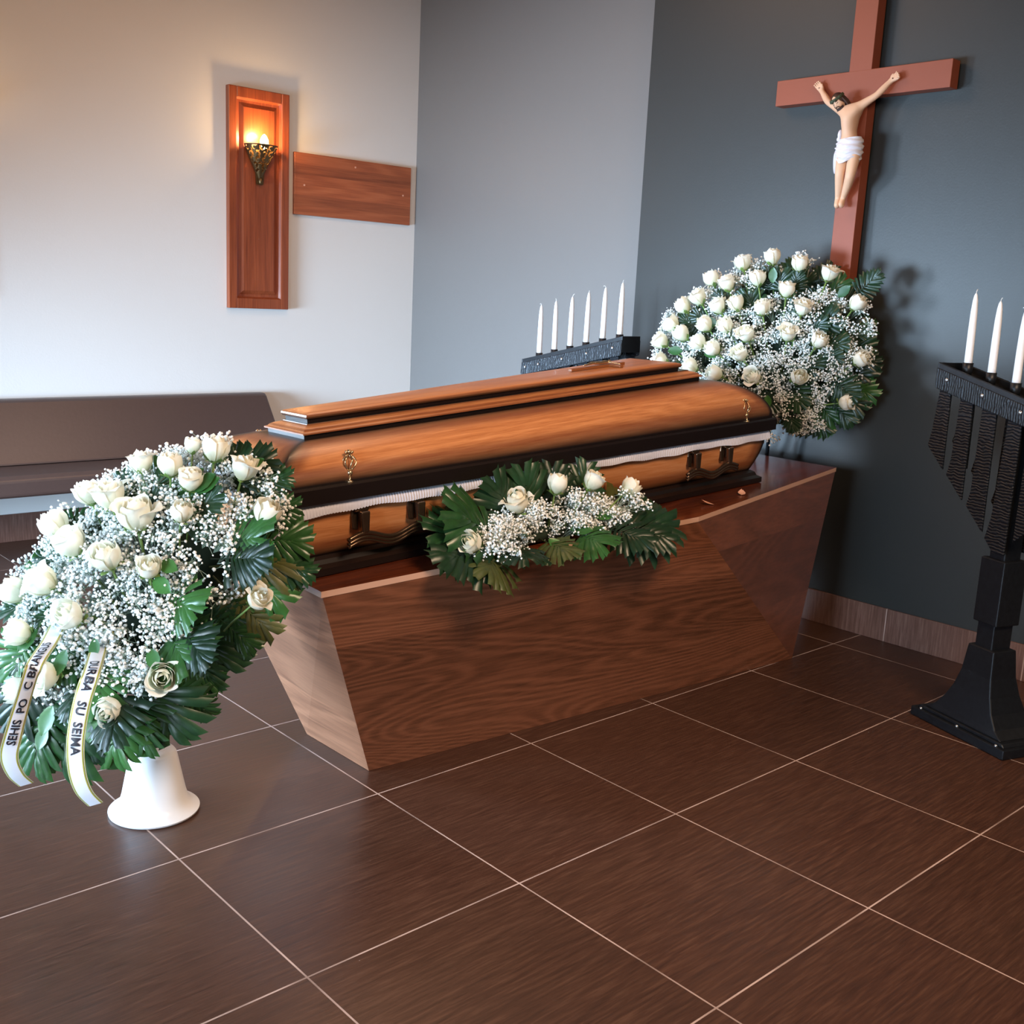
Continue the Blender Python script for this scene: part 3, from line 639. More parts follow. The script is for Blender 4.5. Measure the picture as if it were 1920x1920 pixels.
# ------------------------------------------------------------------ large crucifix on the wall
cx = thing('wall_crucifix', 'large reddish-brown wooden crucifix on the dark wall', 'crucifix', (XW, -.339, 1.35))
mb = MB(); mb.box(-.073, -.013, -.052, .052, 0, 2.02); mb.build('upright', 'cross', cx, bevel=.002)
mb = MB(); mb.box(-.0735, -.0125, -.403, .407, .947, 1.054); mb.build('crossbeam', 'cross', cx, bevel=.002)
mb = MB(); mb.box(-.014, .0, -.03, .03, .2, .3); mb.box(-.014, 0, -.03, .03, 1.5, 1.6); mb.build('wall_bracket', 'iron', cx)
root = V(cx.location)
def J3(k, dx=0, dy=0, dz=0): return tuple(V(FIG[k]) - root + V((dx, dy, dz)))
FJ = {}
def fj(n, p, r):
    kk = 1.22 if n[0] != 'f' or n[:2] == 'fa' else 1.0
    FJ[n] = (p, tuple(x * kk for x in r) if isinstance(r, tuple) else r * kk)
pel = V(J3('pelvis'))
fj('pelvis', tuple(pel), (.040, .028)); fj('waist', J3('waist'), (.029, .021)); fj('ribs', tuple((V(J3('waist')) + V(J3('chest'))) / 2), (.038, .027)); fj('chest', J3('chest', 0, 0, .002), (.043, .027))
fj('ubreast', J3('chest', .003, 0, .026), (.034, .022)); fj('neck', J3('neck', -.002, 0, .003), .014)
for s in 'LR':
    fj('s' + s, J3('s' + s), .0175); fj('u' + s, tuple((V(J3('s' + s)) * .45 + V(J3('e' + s)) * .55)), .0135); fj('e' + s, J3('e' + s), .0115); fj('fa' + s, tuple(V(J3('e' + s)) * .6 + V(J3('w' + s)) * .4), .0125); fj('w' + s, J3('w' + s), .0085)
    fj('palm' + s, tuple(V(J3('w' + s)) * .45 + V(J3('h' + s)) * .55), (.0145, .009))
    fj('hip' + s, J3('hip' + s), .026); fj('th' + s, tuple((V(J3('hip' + s)) + V(J3('k' + s))) / 2), .0215); fj('k' + s, J3('k' + s), .0172)
    fj('calf' + s, tuple(V(J3('k' + s)) * .65 + V(J3('a' + s)) * .35 + V((.004, 0, 0))), .0165); fj('a' + s, J3('a' + s), .0105); fj('t' + s, J3('t' + s), (.015, .010))
ed = [('pelvis', 'waist'), ('waist', 'ribs'), ('ribs', 'chest'), ('chest', 'ubreast'), ('ubreast', 'neck')]
for s in 'LR': ed += [('ubreast', 's' + s), ('s' + s, 'u' + s), ('u' + s, 'e' + s), ('e' + s, 'fa' + s), ('fa' + s, 'w' + s), ('w' + s, 'palm' + s), ('pelvis', 'hip' + s), ('hip' + s, 'th' + s), ('th' + s, 'k' + s), ('k' + s, 'calf' + s), ('calf' + s, 'a' + s), ('a' + s, 't' + s)]
# fingers curl outward from the palms
for s, sy in (('L', 1), ('R', -1)):
    p0 = V(FJ['palm' + s][0])
    dirh = (V(J3('h' + s)) - V(J3('w' + s))).normalized(); side = V((0, dirh.z, -dirh.y))
    for k in range(4):
        off = side * (.0078 * (k - 1.5)) * sy
        a = p0 + dirh * .013 + off; b = a + dirh * (.010 + .002 * (k in (1, 2))) + V((-.004, 0, 0)); c = b + dirh * .003 + V((-.008, 0, 0)) - dirh * .004
        for i, q in enumerate((a, b, c)): fj('f%s%d%d' % (s, k, i), tuple(q), .0048 - .0006 * i)
        ed += [('palm' + s, 'f%s%d0' % (s, k)), ('f%s%d0' % (s, k), 'f%s%d1' % (s, k)), ('f%s%d1' % (s, k), 'f%s%d2' % (s, k))]
    a = p0 - dirh * .003 + side * .013 * -sy + V((-.003, 0, 0)); b = a + dirh * .011 + side * .003 * -sy; fj('th%s0' % s + 'b', tuple(a), .0045); fj('th%s1' % s + 'b', tuple(b), .0036)
    ed += [('palm' + s, 'th%s0' % s + 'b'), ('th%s0' % s + 'b', 'th%s1' % s + 'b')]
cor = skinned('body', FJ, ed, 'skin', cx, 2, 'pelvis'); cor['label'] = 'painted figure with arms spread and head bowed left'
# head
hd = bpy.data.objects.new('head', None); COL.objects.link(hd); hd.parent = cx; hd.empty_display_size = .02; bpy.data.objects.remove(hd)
hp = V(J3('head')); 
HM = Matrix.Translation(hp) @ Matrix.Rotation(radians(-28), 4, 'X') @ Matrix.Rotation(radians(-30), 4, 'Y') @ Matrix.Rotation(radians(-14), 4, 'Z')
# head local: face looks toward -X, up is +Z
vs = []; fs = []; nu_, nv_ = 40, 32
for j in range(nv_ + 1):
    for i in range(nu_):
        th = pi * j / nv_; ph = 2 * pi * i / nu_
        d = V((-sin(th) * cos(ph), sin(th) * sin(ph), cos(th)))
        x, y, z = d.x * .028, d.y * .0225, d.z * .034
        fz = d.z
        if d.x < 0:
            if fz < -.3: y *= 1 - (-.3 - fz) * .55; x *= 1 + .05
            x += -.0065 * math.exp(-((y / .0035) ** 2)) * math.exp(-(((z + .004) / .008) ** 2)) * (1 if z < .006 else .5)   # nose
            x += .0035 * (math.exp(-(((abs(y) - .009) / .005) ** 2)) * math.exp(-(((z - .003) / .0035) ** 2)))            # eye sockets
            x += -.0018 * math.exp(-((y / .008) ** 2)) * math.exp(-(((z + .016) / .0025) ** 2))                            # lips
            x += -.002 * math.exp(-((y / .006) ** 2)) * math.exp(-(((z + .027) / .004) ** 2))
        vs.append(HM @ V((x, y, z)))
for j in range(nv_):
    for i in range(nu_): fs.append((j * nu_ + i, j * nu_ + (i + 1) % nu_, (j + 1) * nu_ + (i + 1) % nu_, (j + 1) * nu_ + i))
link('head', mesh('head', vs, fs, True), 'skin', cx, label='bowed head with a beard and closed eyes')
def hm(mb, name, m, **k):
    mb.v = [tuple(HM @ V(v)) for v in mb.v]; return mb.build(name, m, cx, **k)
# hair: cap plus strands to the shoulders
mb = MB(); mb.ball((.006, 0, .006), .031, 24, 16, (.95, .88, 1.02))
rnd = random.Random(3)
for k in range(46):
    a = rnd.uniform(-1.0, 1.0) * 1.9; yy = sin(a) * .026; xx = cos(a) * .022 + .006
    pts = [V((xx * .6, yy * .7, .024)), V((xx, yy, .005)), V((xx * 1.05 + .001, yy * 1.12, -.015)), V((xx * 1.0, yy * 1.18, -.030)), V((xx * .9 + .002, yy * 1.15 + rnd.uniform(-.003, .003), -.044 - rnd.random() * .010))]
    if xx < -.010: continue
    mb.tube(pts, [.004, .005, .0052, .0045, .002], 6)
hm(mb, 'hair', 'hair', smooth=True)
mb = MB()
for k in range(34):
    a = rnd.uniform(-1, 1); y = a * .017; x = -.023 + .010 * a * a
    mb.tube([(x, y, -.018 - .002 * (1 - a * a)), (x - .003, y * .95, -.028), (x + .0, y * .6, -.038 - .012 * (1 - abs(a)) * rnd.random())], [.003, .0034, .0012], 5)
for a in (-1, 1): mb.tube([(-.0295, 0, -.0115), (-.0285, .006 * a, -.0125), (-.025, .011 * a, -.017)], [.002, .0022, .0014], 6)
hm(mb, 'beard', 'hair', smooth=True)
mb = MB()
for a in (-1, 1):
    mb.tube([(-.0255, .0045 * a, .0025), (-.0262, .009 * a, .0015), (-.023, .0135 * a, .003)], .0009, 5)
    mb.tube([(-.0275, .0035 * a, .0085), (-.027, .009 * a, .0105), (-.023, .015 * a, .0085)], .0012, 5)
hm(mb, 'brow_and_eyelid', 'hair', smooth=True)
mb = MB()
for s in range(4):
    pts = []
    for k in range(49):
        a = 2 * pi * k / 48
        pts.append((cos(a) * (.029 + .003 * sin(a * 7 + s)) + .002, sin(a) * (.027 + .003 * cos(a * 6 + s * 2)), .017 + .004 * sin(a * 5 + s * 1.6)))
    mb.tube(pts, .0034, 6)
hm(mb, 'crown_of_thorns', 'thorn', smooth=True)
# loincloth: wrapped folds around the hips and a hanging tail
vs = []; fs = []; nr, nc = 26, 72
pw = V(J3('pelvis'))
for j in range(nr + 1):
    t = j / nr
    for i in range(nc):
        a = 2 * pi * i / nc
        fy = sin(a); fx = -cos(a)      # fx -1 front
        zc = .028 + .008 * fy * -1 - t * (.085 + .012 * fy * -1 * 1 + .014 * max(0, -fx) * cos(a * 2))
        ry = .052 + .007 * sin(pi * t) - .003 * t; rx = .044 + .007 * sin(pi * t)
        fold = .0032 * sin(t * 26 + 3.2 * fy + 1.2 * sin(a * 2)) + .0016 * sin(t * 47 - 5 * fy)
        drop = -.006 * sin(a * 3)
        vs.append(pw + V((fx * (rx + fold) , fy * (ry + fold), zc + drop * t)))
for j in range(nr):
    for i in range(nc): fs.append((j * nc + i, j * nc + (i + 1) % nc, (j + 1) * nc + (i + 1) % nc, (j + 1) * nc + i))
lc = link('loincloth', mesh('loincloth', vs, fs, True), 'cloth', cx)
mb = MB()
nt_, nw_ = 26, 10
for (y0, z0, ln, wd, xo) in ((.045, .02, .125, .026, -.006),):
    vv = []
    for j in range(nt_ + 1):
        t = j / nt_
        for i in range(nw_ + 1):
            w_ = i / nw_ - .5
            vv.append(pw + V((xo + .005 * sin(i * 2.1 + t * 3), y0 + .010 * sin(t * 3) + w_ * wd * (1 - .55 * t), z0 - t * ln - .010 * abs(w_) * sin(t * 9))))
    mb.add(vv, [(j * (nw_ + 1) + i, j * (nw_ + 1) + i + 1, (j + 1) * (nw_ + 1) + i + 1, (j + 1) * (nw_ + 1) + i) for j in range(nt_) for i in range(nw_)])
kp = pw + V((.0, .050, .050))
mb.ball(kp, .014, 12, 10, (.8, .7, 1.5)); mb.ball(kp + V((0, .003, -.018)), .012, 12, 8, (.8, .9, .9))
q = mb.build('cloth_tail', 'cloth', cx, smooth=True); so = q.modifiers.new('solid', 'SOLIDIFY'); so.thickness = .002
mb = MB()
for k in ('hL', 'hR'):
    q = V(J3(k)) * .5 + V(J3('w' + k[1])) * .5; mb.ball(q + V((-.0085, 0, 0)), .0028, 8, 6)
mb.ball(V(J3('aL')) * .45 + V(J3('tL')) * .55 + V((-.010, 0, 0)), .0028, 8, 6)
mb.build('nail', 'paint_dark', cx, smooth=True)

# ------------------------------------------------------------------ candelabra
def candelabrum(label, loc, rotz, m):
    t = thing('candelabrum', label, 'candelabrum', loc, (0, 0, rotz), 'pair of black forged iron candelabra')
    X = lambda x: x * m
    def P(poly): return [(X(a), b) for a, b in poly]
    rt = lambda x: 1.176 - .229 * x
    mb = MB(); mb.prism(P([(-.21, .002), (.21, .002), (.21, .034), (-.21, .034)]), -.12, .12); mb.prism(P([(-.195, .034), (.195, .034), (.185, .046), (-.185, .046)]), -.105, .105)
    mb.build('base_plate', 'iron', t, bevel=.003)
    mb = MB()
    for x in (-.17, 0, .17):
        for y in (.112, -.112): mb.ball((X(x), y, .036), .006, 8, 6)
    mb.build('base_bolt', 'stud', t, smooth=True)
    # flared foot
    prof = [(.17, .095, .046), (.135, .088, .07), (.105, .079, .11), (.082, .068, .16), (.066, .058, .22), (.058, .052, .30), (.056, .05, .315)]
    vs = []; cxx = .0
    for (wx, wy, z) in prof: vs += [(X(cxx - wx), -wy, z), (X(cxx + wx), -wy, z), (X(cxx + wx), wy, z), (X(cxx - wx), wy, z)]
    n = len(prof); fs = [(i * 4 + k, i * 4 + (k + 1) % 4, i * 4 + 4 + (k + 1) % 4, i * 4 + 4 + k) for i in range(n - 1) for k in range(4)] + [(0, 3, 2, 1), ((n - 1) * 4, (n - 1) * 4 + 1, (n - 1) * 4 + 2, (n - 1) * 4 + 3)]
    MB().add(vs, fs).build('flared_foot', 'iron', t, bevel=.004)
    mb = MB()
    for (a, b, d, z0, z1) in ((-.037, .037, .042, .31, .41), (-.051, .051, .052, .40, .625), (-.033, .033, .036, .62, 1.13)):
        mb.prism(P([(a, z0), (b, z0), (b, z1), (a, z1)]), -d, d)
    mb.build('column', 'iron', t, bevel=.004)
    # tray
    for y0, y1 in ((.058, .066), (-.066, -.058)):
        mb = MB(); mb.prism(P([(-.345, rt(-.345) - .072), (-.34, rt(-.31) - .082), (.325, rt(.325) - .082), (.335, rt(.33) - .07), (.33, rt(.33) - .018), (-.345, rt(-.345) - .018)]), y0, y1)
        q = mb.build('rail', 'iron_rail', t, bevel=.003)
    mb = MB()
    for y0, y1 in ((.050, .062), (-.062, -.050)): mb.prism(P([(-.34, rt(-.34) - .03), (.325, rt(.325) - .03), (.325, rt(.325)), (-.34, rt(-.34))]), y0, y1)
    mb.prism(P([(-.34, rt(-.34) - .028), (.325, rt(.325) - .028), (.325, rt(.325) - .022), (-.34, rt(-.34) - .022)]), -.052, .052)
    for x in (-.345, .325): mb.prism(P([(x, rt(x) - .075), (x + .006, rt(x) - .075), (x + .006, rt(x)), (x, rt(x))]), -.062, .062)
    mb.build('tray', 'iron', t, bevel=.0015)
    mb = MB()
    for y in (.068, -.068):
        for x in (-.29, -.125, .04, .205, .30): mb.ball((X(x), y, rt(x) - .045), .0075, 10, 8, (1, .6, 1))
    mb.build('rivet', 'stud', t, smooth=True)
    # hanging slats, longest at the column
    for row, y in ((0, .052), (1, -.060)):
        for k, (xr, zt_, sgn) in enumerate(((-.272, .885, 1), (-.168, .795, 1), (-.062, .705, 1), (.045, .658, 1), (.078, .700, -1), (.186, .80, -1))):
            wt = .050 + .006 * (k % 3)
            zz = rt(xr) - .06
            jit = .012 * row
            poly = [(xr, zz), (xr + .004 * sgn, zt_ + .0), (xr - sgn * .078, zt_ + .075 + jit), (xr - sgn * .066, zt_ + .13), (xr - sgn * wt, zz)]
            if k == 3: poly = [(xr, zz), (xr, zt_ - .01), (xr - .045, zt_ - .012), (xr - .088, zt_ + .03), (xr - .072, zt_ + .10), (xr - .055, zz)]
            if sgn * m < 0: poly = poly[::-1]
            MB().prism(P(poly), y, y + .008).build('slat', 'iron_slat', t, bevel=.0015)
    out = []
    M_ = Matrix.Translation(loc) @ Matrix.Rotation(rotz, 4, 'Z')
    for k in range(6):
        x = -.270 + .108 * k
        MB().lathe([(.009, -.024), (.016, -.02), (.018, .022), (.0145, .022), (.0140, .006), (.0, .006)], 16, (X(x), 0, rt(x))).build('candle_cup', 'iron', t, smooth=True)
        out.append(M_ @ V((X(x), 0, rt(x) + .007)))
    return out
def candle_mesh(bend):
    mb = MB(); prof = [(0, 0), (.0135, 0), (.0135, .03), (.0128, .12), (.0112, .19), (.0085, .228), (.0055, .245), (.0025, .252), (0, .253)]
    mb.lathe(prof, 20)
    return mb
WM = {}
def candle(loc, label, k, group):
    if 'b' not in WM:
        q = candle_mesh(0).build('candle', 'wax', smooth=True); WM['b'] = q.data; o = q
        ww = []
        for b in ((.006, .004), (-.004, .002), (.008, -.004), (-.002, -.004)):
            w_ = MB().tube([(0, 0, .25), (b[0] * .25, 0, .258), (b[0], 0, .262 + b[1] * .5), (b[0] * 1.5, 0, .262 + b[1])], .0013, 6)
            ww.append(mesh('wick', w_.v, w_.f, True)); ww[-1].materials.append(MAT['wick'])
        WM['w'] = ww
    else:
        o = bpy.data.objects.new('candle', WM['b']); COL.objects.link(o)
    o.location = loc; o.rotation_euler = (radians((k * 37 % 5 - 2) * .25), radians((k * 53 % 5 - 2) * .3), k * 1.3)
    tag(o, label, 'candle', group)
    w_ = bpy.data.objects.new('wick', WM['w'][k % 4]); COL.objects.link(w_); w_.parent = o
posR = candelabrum('black forged iron candelabrum standing right of the casket by the dark wall', (2.544, -1.457, 0), radians(70.4), -1)
posL = candelabrum('black forged iron candelabrum behind the casket, only its rail showing', (2.73, .79, 0), radians(90), 1)
ordw = ['first', 'second', 'third', 'fourth', 'fifth', 'sixth']
for k, p_ in enumerate(posR):
    candle(p_, 'white taper candle on the right candelabrum, %s from the cross side' % ordw[k], k, 'white candles of the right candelabrum')
for k, p_ in enumerate(posL):
    candle(p_, 'white taper candle on the candelabrum behind the casket, %s from the right' % ordw[k], k + 1, 'white candles of the candelabrum behind the casket')

# ------------------------------------------------------------------ flower parts
def rose_mesh(name, seed, openness, npet=15):
    rnd = random.Random(seed); vs = []; fs = []; tint = []
    nu, nv = 10, 10
    for k in range(npet):
        lay = k / (npet - 1)                       # 0 inner .. 1 outer
        ang = k * 2.399 + rnd.uniform(-.2, .2)
        span = .95 + .35 * (1 - lay) if lay < .35 else rnd.uniform(.85, 1.1)
        R = .10 + .40 * lay ** .8
        Ht = .92 - .06 * lay + rnd.uniform(-.05, .05); 
        curl = openness * max(0, lay - .35) * rnd.uniform(.5, 1.5)
        tip = rnd.uniform(.03, .10) * (lay > .4)
        skew = rnd.uniform(-.12, .12)
        ph = rnd.uniform(0, 6.28)
        base = len(vs)
        for j in range(nv + 1):
            v = j / nv
            for i in range(nu + 1):
                u = -1 + 2 * i / nu
                top_ = 1 - .22 * abs(u) ** 2.5 + tip * max(0, 1 - abs(u) * 3)
                vv = v * top_
                prof = (.30 + .70 * sin(min(1, vv / .62) * pi / 2)) if vv < .62 else 1 - (.42 - .30 * lay * (.4 + openness)) * ((vv - .62) / .38) ** 1.5
                r = R * prof + .012 * (i / nu)      # spiral overlap
                cr_ = max(0, (vv - .70) / .3) ** 1.6
                r += curl * .30 * cr_
                z = Ht * vv - curl * .16 * cr_ * cr_
                a = ang + u * span * (1 - .15 * vv) + skew * vv
                r += .018 * sin(u * 5 + ph) * vv * vv * (lay > .3)
                z += .018 * sin(u * 4 + ph * 2) * vv * vv
                if v < .02: r *= .6
                vs.append((r * cos(a), r * sin(a), z)); tint.append(min(1, max(0, .75 * (1 - vv * 1.5) * (lay > .3) + .30 * (1 - lay) * (vv < .97))))
        for j in range(nv):
            for i in range(nu):
                q = base + j * (nu + 1) + i; fs.append((q, q + 1, q + nu + 2, q + nu + 1))
    me = mesh(name, vs, fs, True); me.materials.append(MAT['petal'])
    at = me.attributes.new('tint', 'FLOAT', 'POINT'); at.data.foreach_set('value', tint)
    return me
ROSES = [rose_mesh('rose', 1, .25), rose_mesh('rose', 2, .6), rose_mesh('rose', 5, .9, 17), rose_mesh('rose', 8, 1.25, 18), rose_mesh('rose', 11, .45, 14)]
def calyx():
    mb = MB(); mb.ball((0, 0, .02), .15, 10, 6, (1, 1, .7))
    for k in range(5):
        a = k * 1.2566; pts = []
        for j in range(6):
            t = j / 5; r = .16 + .30 * sin(t * 1.9) * .9; z = -.02 + .30 * t - .28 * t * t * (k % 2)
            wd = .10 * sin(min(1, t * 1.15 + .12) * pi) + .004
            c, s = cos(a), sin(a)
            pts += [(r * c - s * wd, r * s + c * wd, z), (r * c + s * wd, r * s - c * wd, z)]
        mb.add(pts, [(2 * j, 2 * j + 1, 2 * j + 3, 2 * j + 2) for j in range(5)])
    return mb
q = calyx(); CALYX = mesh('calyx', q.v, q.f, True); CALYX.materials.append(MAT['stem'])
q = MB().tube([(0, 0, 0), (.02, .01, -.6), (.0, .05, -1.5), (-.05, .02, -2.2)], .045, 7); STEM = mesh('stem', q.v, q.f, True); STEM.materials.append(MAT['stem'])
def rot_to(d, spin=0):
    return V(d).to_track_quat('Z', 'Y') @ Quaternion((0, 0, 1), spin)
def rose(parent, pos, d, dia, k):
    me = ROSES[(k * 7 + 3) % 5]
    o = bpy.data.objects.new('rose', me); COL.objects.link(o); o.parent = parent
    s = dia * .98; o.location = V(pos) - V(parent.location) - V(d) * s * .45
    o.rotation_mode = 'QUATERNION'; o.rotation_quaternion = rot_to(d, k * 1.7); o.scale = (s, s, s * 1.02)
    for me2, n in ((CALYX, 'calyx'), (STEM, 'stem')):
        c = bpy.data.objects.new(n, me2); COL.objects.link(c); c.parent = o
    return o
def gyp_mesh(seed, n=64, spread=.06, hgt=.13):
    rnd = random.Random(seed); mb = MB(); mb.cur = 1
    tips = []; nodes = []
    for b in range(9):
        a = rnd.uniform(0, 6.28); rr = spread * sqrt(rnd.random()) * .6
        nd = V((cos(a) * rr, sin(a) * rr, hgt * rnd.uniform(.55, .8))); nodes.append(nd)
        mid = V((nd.x * .35, nd.y * .35, nd.z * .5)); mb.tube([(0, 0, 0), mid, nd], [.0011, .0009, .0007], 3, False)
    for i in range(n):
        nd = rnd.choice(nodes)
        d = V((rnd.gauss(0, 1), rnd.gauss(0, 1), rnd.gauss(.7, .8))).normalized() * rnd.uniform(.014, .040)
        tp = nd + d; mid = nd + d * .5 + V((rnd.uniform(-.004, .004), rnd.uniform(-.004, .004), 0)); mb.tube([nd, mid, tp], [.0006, .0005, .0005], 3, False); tips.append(tp)
        if rnd.random() < .35:
            t2 = mid + V((rnd.gauss(0, .008), rnd.gauss(0, .008), rnd.gauss(.006, .006))); mb.tube([mid, t2], .0004, 3, False); tips.append(t2)
    mb.cur = 0
    for tp in tips:
        r = rnd.uniform(.0027, .0048)
        ico = ICO[rnd.randrange(3)]
        R_ = Matrix.Rotation(rnd.uniform(0, 6), 3, 'Z') @ Matrix.Rotation(rnd.uniform(0, 3), 3, 'X')
        mb.add([tp + R_ @ (v * r) for v in ico[0]], ico[1])
    me = mesh('gypsophila_spray', mb.v, mb.f, False); me.materials.append(MAT['gyp']); me.materials.append(MAT['gyp_stem'])
    me.polygons.foreach_set('material_index', mb.mi)
    return me
def ico_variant(seed):
    rnd = random.Random(seed); bm = bmesh.new(); bmesh.ops.create_icosphere(bm, subdivisions=2, radius=1)
    vs = [v.co * (1 + .22 * noise.noise(v.co * 3.1 + V((seed, 0, 0))) * 1.6 + rnd.uniform(-.10, .10)) for v in bm.verts]
    fs = [tuple(v.index for v in f.verts) for f in bm.faces]; bm.free(); return vs, fs
def ico1(seed):
    rnd = random.Random(seed); bm = bmesh.new(); bmesh.ops.create_icosphere(bm, subdivisions=1, radius=1)
    vs = [v.co * rnd.uniform(.78, 1.22) for v in bm.verts]; fs = [tuple(v.index for v in f.verts) for f in bm.faces]; bm.free(); return vs, fs
ICO = [ico_variant(1), ico1(2), ico_variant(3)]
GYPS = [gyp_mesh(s, n, sp, h) for s, n, sp, h in ((1, 70, .06, .13), (2, 60, .07, .12), (3, 80, .055, .14), (4, 50, .07, .15), (5, 64, .05, .11))]
def frond_mesh(seed, L_=1.0, n=11, wid=.5, cut=True, a_base=84, a_tip=14, lw=.085, z1=.72):
    """palm leaf along +Z, blade facing +Y; leaflets trimmed to a rounded outline"""
    rnd = random.Random(seed); mb = MB()
    mb.tube([(0, 0, -.35), (0, 0, 0), (0, .01, L_ * .4), (0, .0, L_ * (.04 + z1))], [.014, .012, .008, .003], 5)
    for k in range(n):
        t = (k + .5) / n; z0 = L_ * (.02 + z1 * t)
        ang = radians(a_base + (a_tip - a_base) * t)
        for sd in (-1, 1):
            aa = ang + rnd.uniform(-.05, .05)
            dx, dz = sin(aa) * sd, cos(aa)
            ln = wid * (.62 + .5 * sin(pi * (t * .75 + .18))) * rnd.uniform(.93, 1.05) * (1 - .12 * t)
            m_ = 6; droop = rnd.uniform(.05, .16); tw = rnd.uniform(-.25, .25); pts = []
            for j in range(m_ + 1):
                s = j / m_
                w_ = lw * (.35 + .65 * sin(min(1, s * 1.6) * pi / 2)) * (1 if cut else (1 - s ** 3 * .95))
                cx_, cz_ = dx * ln * s, z0 + dz * ln * s
                y = -droop * s * s * ln * 2 + .02 * rnd.random()
                px_, pz_ = -dz * sd, dx * sd     # across
                sl = .35 * w_ * (s > .95) * (1 if cut else 0)
                pts += [(cx_ - px_ * w_ * .5 + dx * sl, y - tw * w_ * .5, cz_ - pz_ * w_ * .5 + dz * sl), (cx_, y + w_ * .28, cz_), (cx_ + px_ * w_ * .5 - dx * sl, y + tw * w_ * .5, cz_ + pz_ * w_ * .5 - dz * sl)]
            mb.add(pts, [(3 * j + e, 3 * j + e + 1, 3 * j + e + 4, 3 * j + e + 3) for j in range(m_) for e in (0, 1)])
    return mb
def frondset(m):
    out = []
    for (sd, n_, wd, lw_, z1_) in ((1, 7, .56, .125, .62), (2, 8, .50, .115, .70), (3, 6, .66, .15, .48), (4, 9, .44, .10, .75)):
        q = frond_mesh(sd, 1, n_, wd, lw=lw_, z1=z1_); me = mesh('palm_leaf', q.v, q.f, True); me.materials.append(MAT[m]); out.append(me)
    return out
FRN = {m: frondset(m) for m in ('palm', 'palm_dry', 'palm_deep')}
def frond(parent, pos, d, size, face, k, m='palm'):
    o = bpy.data.objects.new('palm_leaf', FRN[m][k % 4]); COL.objects.link(o); o.parent = parent
    z = V(d).normalized(); y = V(face) - z * V(face).dot(z); y.normalize(); x = y.cross(z)
    o.rotation_mode = 'QUATERNION'; o.rotation_quaternion = Matrix((x, y, z)).transposed().to_quaternion()
    o.location = V(pos) - V(parent.location); o.scale = (size,) * 3
    if m == 'palm_dry': o['label'] = 'yellowing palm leaf'
    return o
def gyp(parent, pos, d, s, k):
    o = bpy.data.objects.new('gypsophila_spray', GYPS[k % 5]); COL.objects.link(o); o.parent = parent
    o.rotation_mode = 'QUATERNION'; o.rotation_quaternion = rot_to(d, k * 2.1)
    o.location = V(pos) - V(parent.location); o.scale = (s, s, s); return o
def rleaf_mesh():
    mb = MB(); n = 8; pts = []
    for j in range(n + 1):
        t = j / n; w_ = .30 * sin(pi * min(1, t * .93 + .04)) ** .8; y = -.12 * t * t
        pts += [(-w_ * (1 + .06 * (j % 2)), y + .05, t), (0, y, t), (w_ * (1 + .06 * (j % 2)), y + .05, t)]
    mb.add(pts, [(3 * j + e, 3 * j + e + 1, 3 * j + e + 4, 3 * j + e + 3) for j in range(n) for e in (0, 1)])
    return mb
q = rleaf_mesh(); RLEAF = mesh('rose_leaf', q.v, q.f, True); RLEAF.materials.append(MAT['leaf'])
def rleaf(parent, pos, d, face, s):
    o = bpy.data.objects.new('rose_leaf', RLEAF); COL.objects.link(o); o.parent = parent
    z = V(d).normalized(); y = V(face) - z * V(face).dot(z); y.normalize(); x = y.cross(z)
    o.rotation_mode = 'QUATERNION'; o.rotation_quaternion = Matrix((x, y, z)).transposed().to_quaternion()
    o.location = V(pos) - V(parent.location); o.scale = (s,) * 3
def dome_pt(D, th, rr, h=1.0):
    """point on the dome: th angle from e1 toward e2, rr 0..1 radial"""
    a, b, c = D['ax']; e1, e2, n = V(D['e1']), V(D['e2']), V(D['n'])
    zz = sqrt(max(0, 1 - rr * rr))
    p = V(D['c']) + e1 * a * rr * cos(th) + e2 * b * rr * sin(th) + n * c * zz * h
    nn = (e1 * rr * cos(th) / a + e2 * rr * sin(th) / b + n * zz / c).normalized()
    return p, nn
def dome_foam(parent, D, k):
    vs = []; fs = []; e1, e2, n = V(D['e1']), V(D['e2']), V(D['n']); a, b, c = [x * k for x in D['ax']]
    q = MB().ball((0, 0, 0), 1, 24, 14)
    vv = []
    for v in q.v:
        s = 1 + .08 * noise.noise(V(v) * 3)
        vv.append(V(D['c']) - V(parent.location) + (e1 * a * v[0] + e2 * b * v[1] + n * (c * v[2])) * s)
    link('floral_foam', mesh('floral_foam', vv, q.f, True), 'foam', parent)
def far_from(p, pts, d): return all((p - q).length > d for q in pts)
def fill(parent, D, seed, ngyp, roses, foc_k, gs=(.8, 1.1), skip=None, push=.0, lean=.35):
    rnd = random.Random(seed); e1, e2, n = V(D['e1']), V(D['e2']), V(D['n'])
    F = V(D['c']) + e1 * foc_k[0] + n * foc_k[2]
    got = []; k = 0; tries = 0
    while k < ngyp and tries < 6000:
        tries += 1
        th = rnd.uniform(0, 2 * pi); rr = sqrt(rnd.random()) * 1.02
        p, nn = dome_pt(D, th, min(rr, .995)); p = p + nn * rnd.uniform(-.02, .02)
        if skip and skip(th, rr, p): continue
        if not far_from(p, got, .040): continue
        got.append(p)
        d = ((p - F).normalized() * .6 + nn * lean).normalized(); s = rnd.uniform(*gs)
        gyp(parent, p - d * (.125 * s) + nn * push, d, s, k); k += 1
    return F

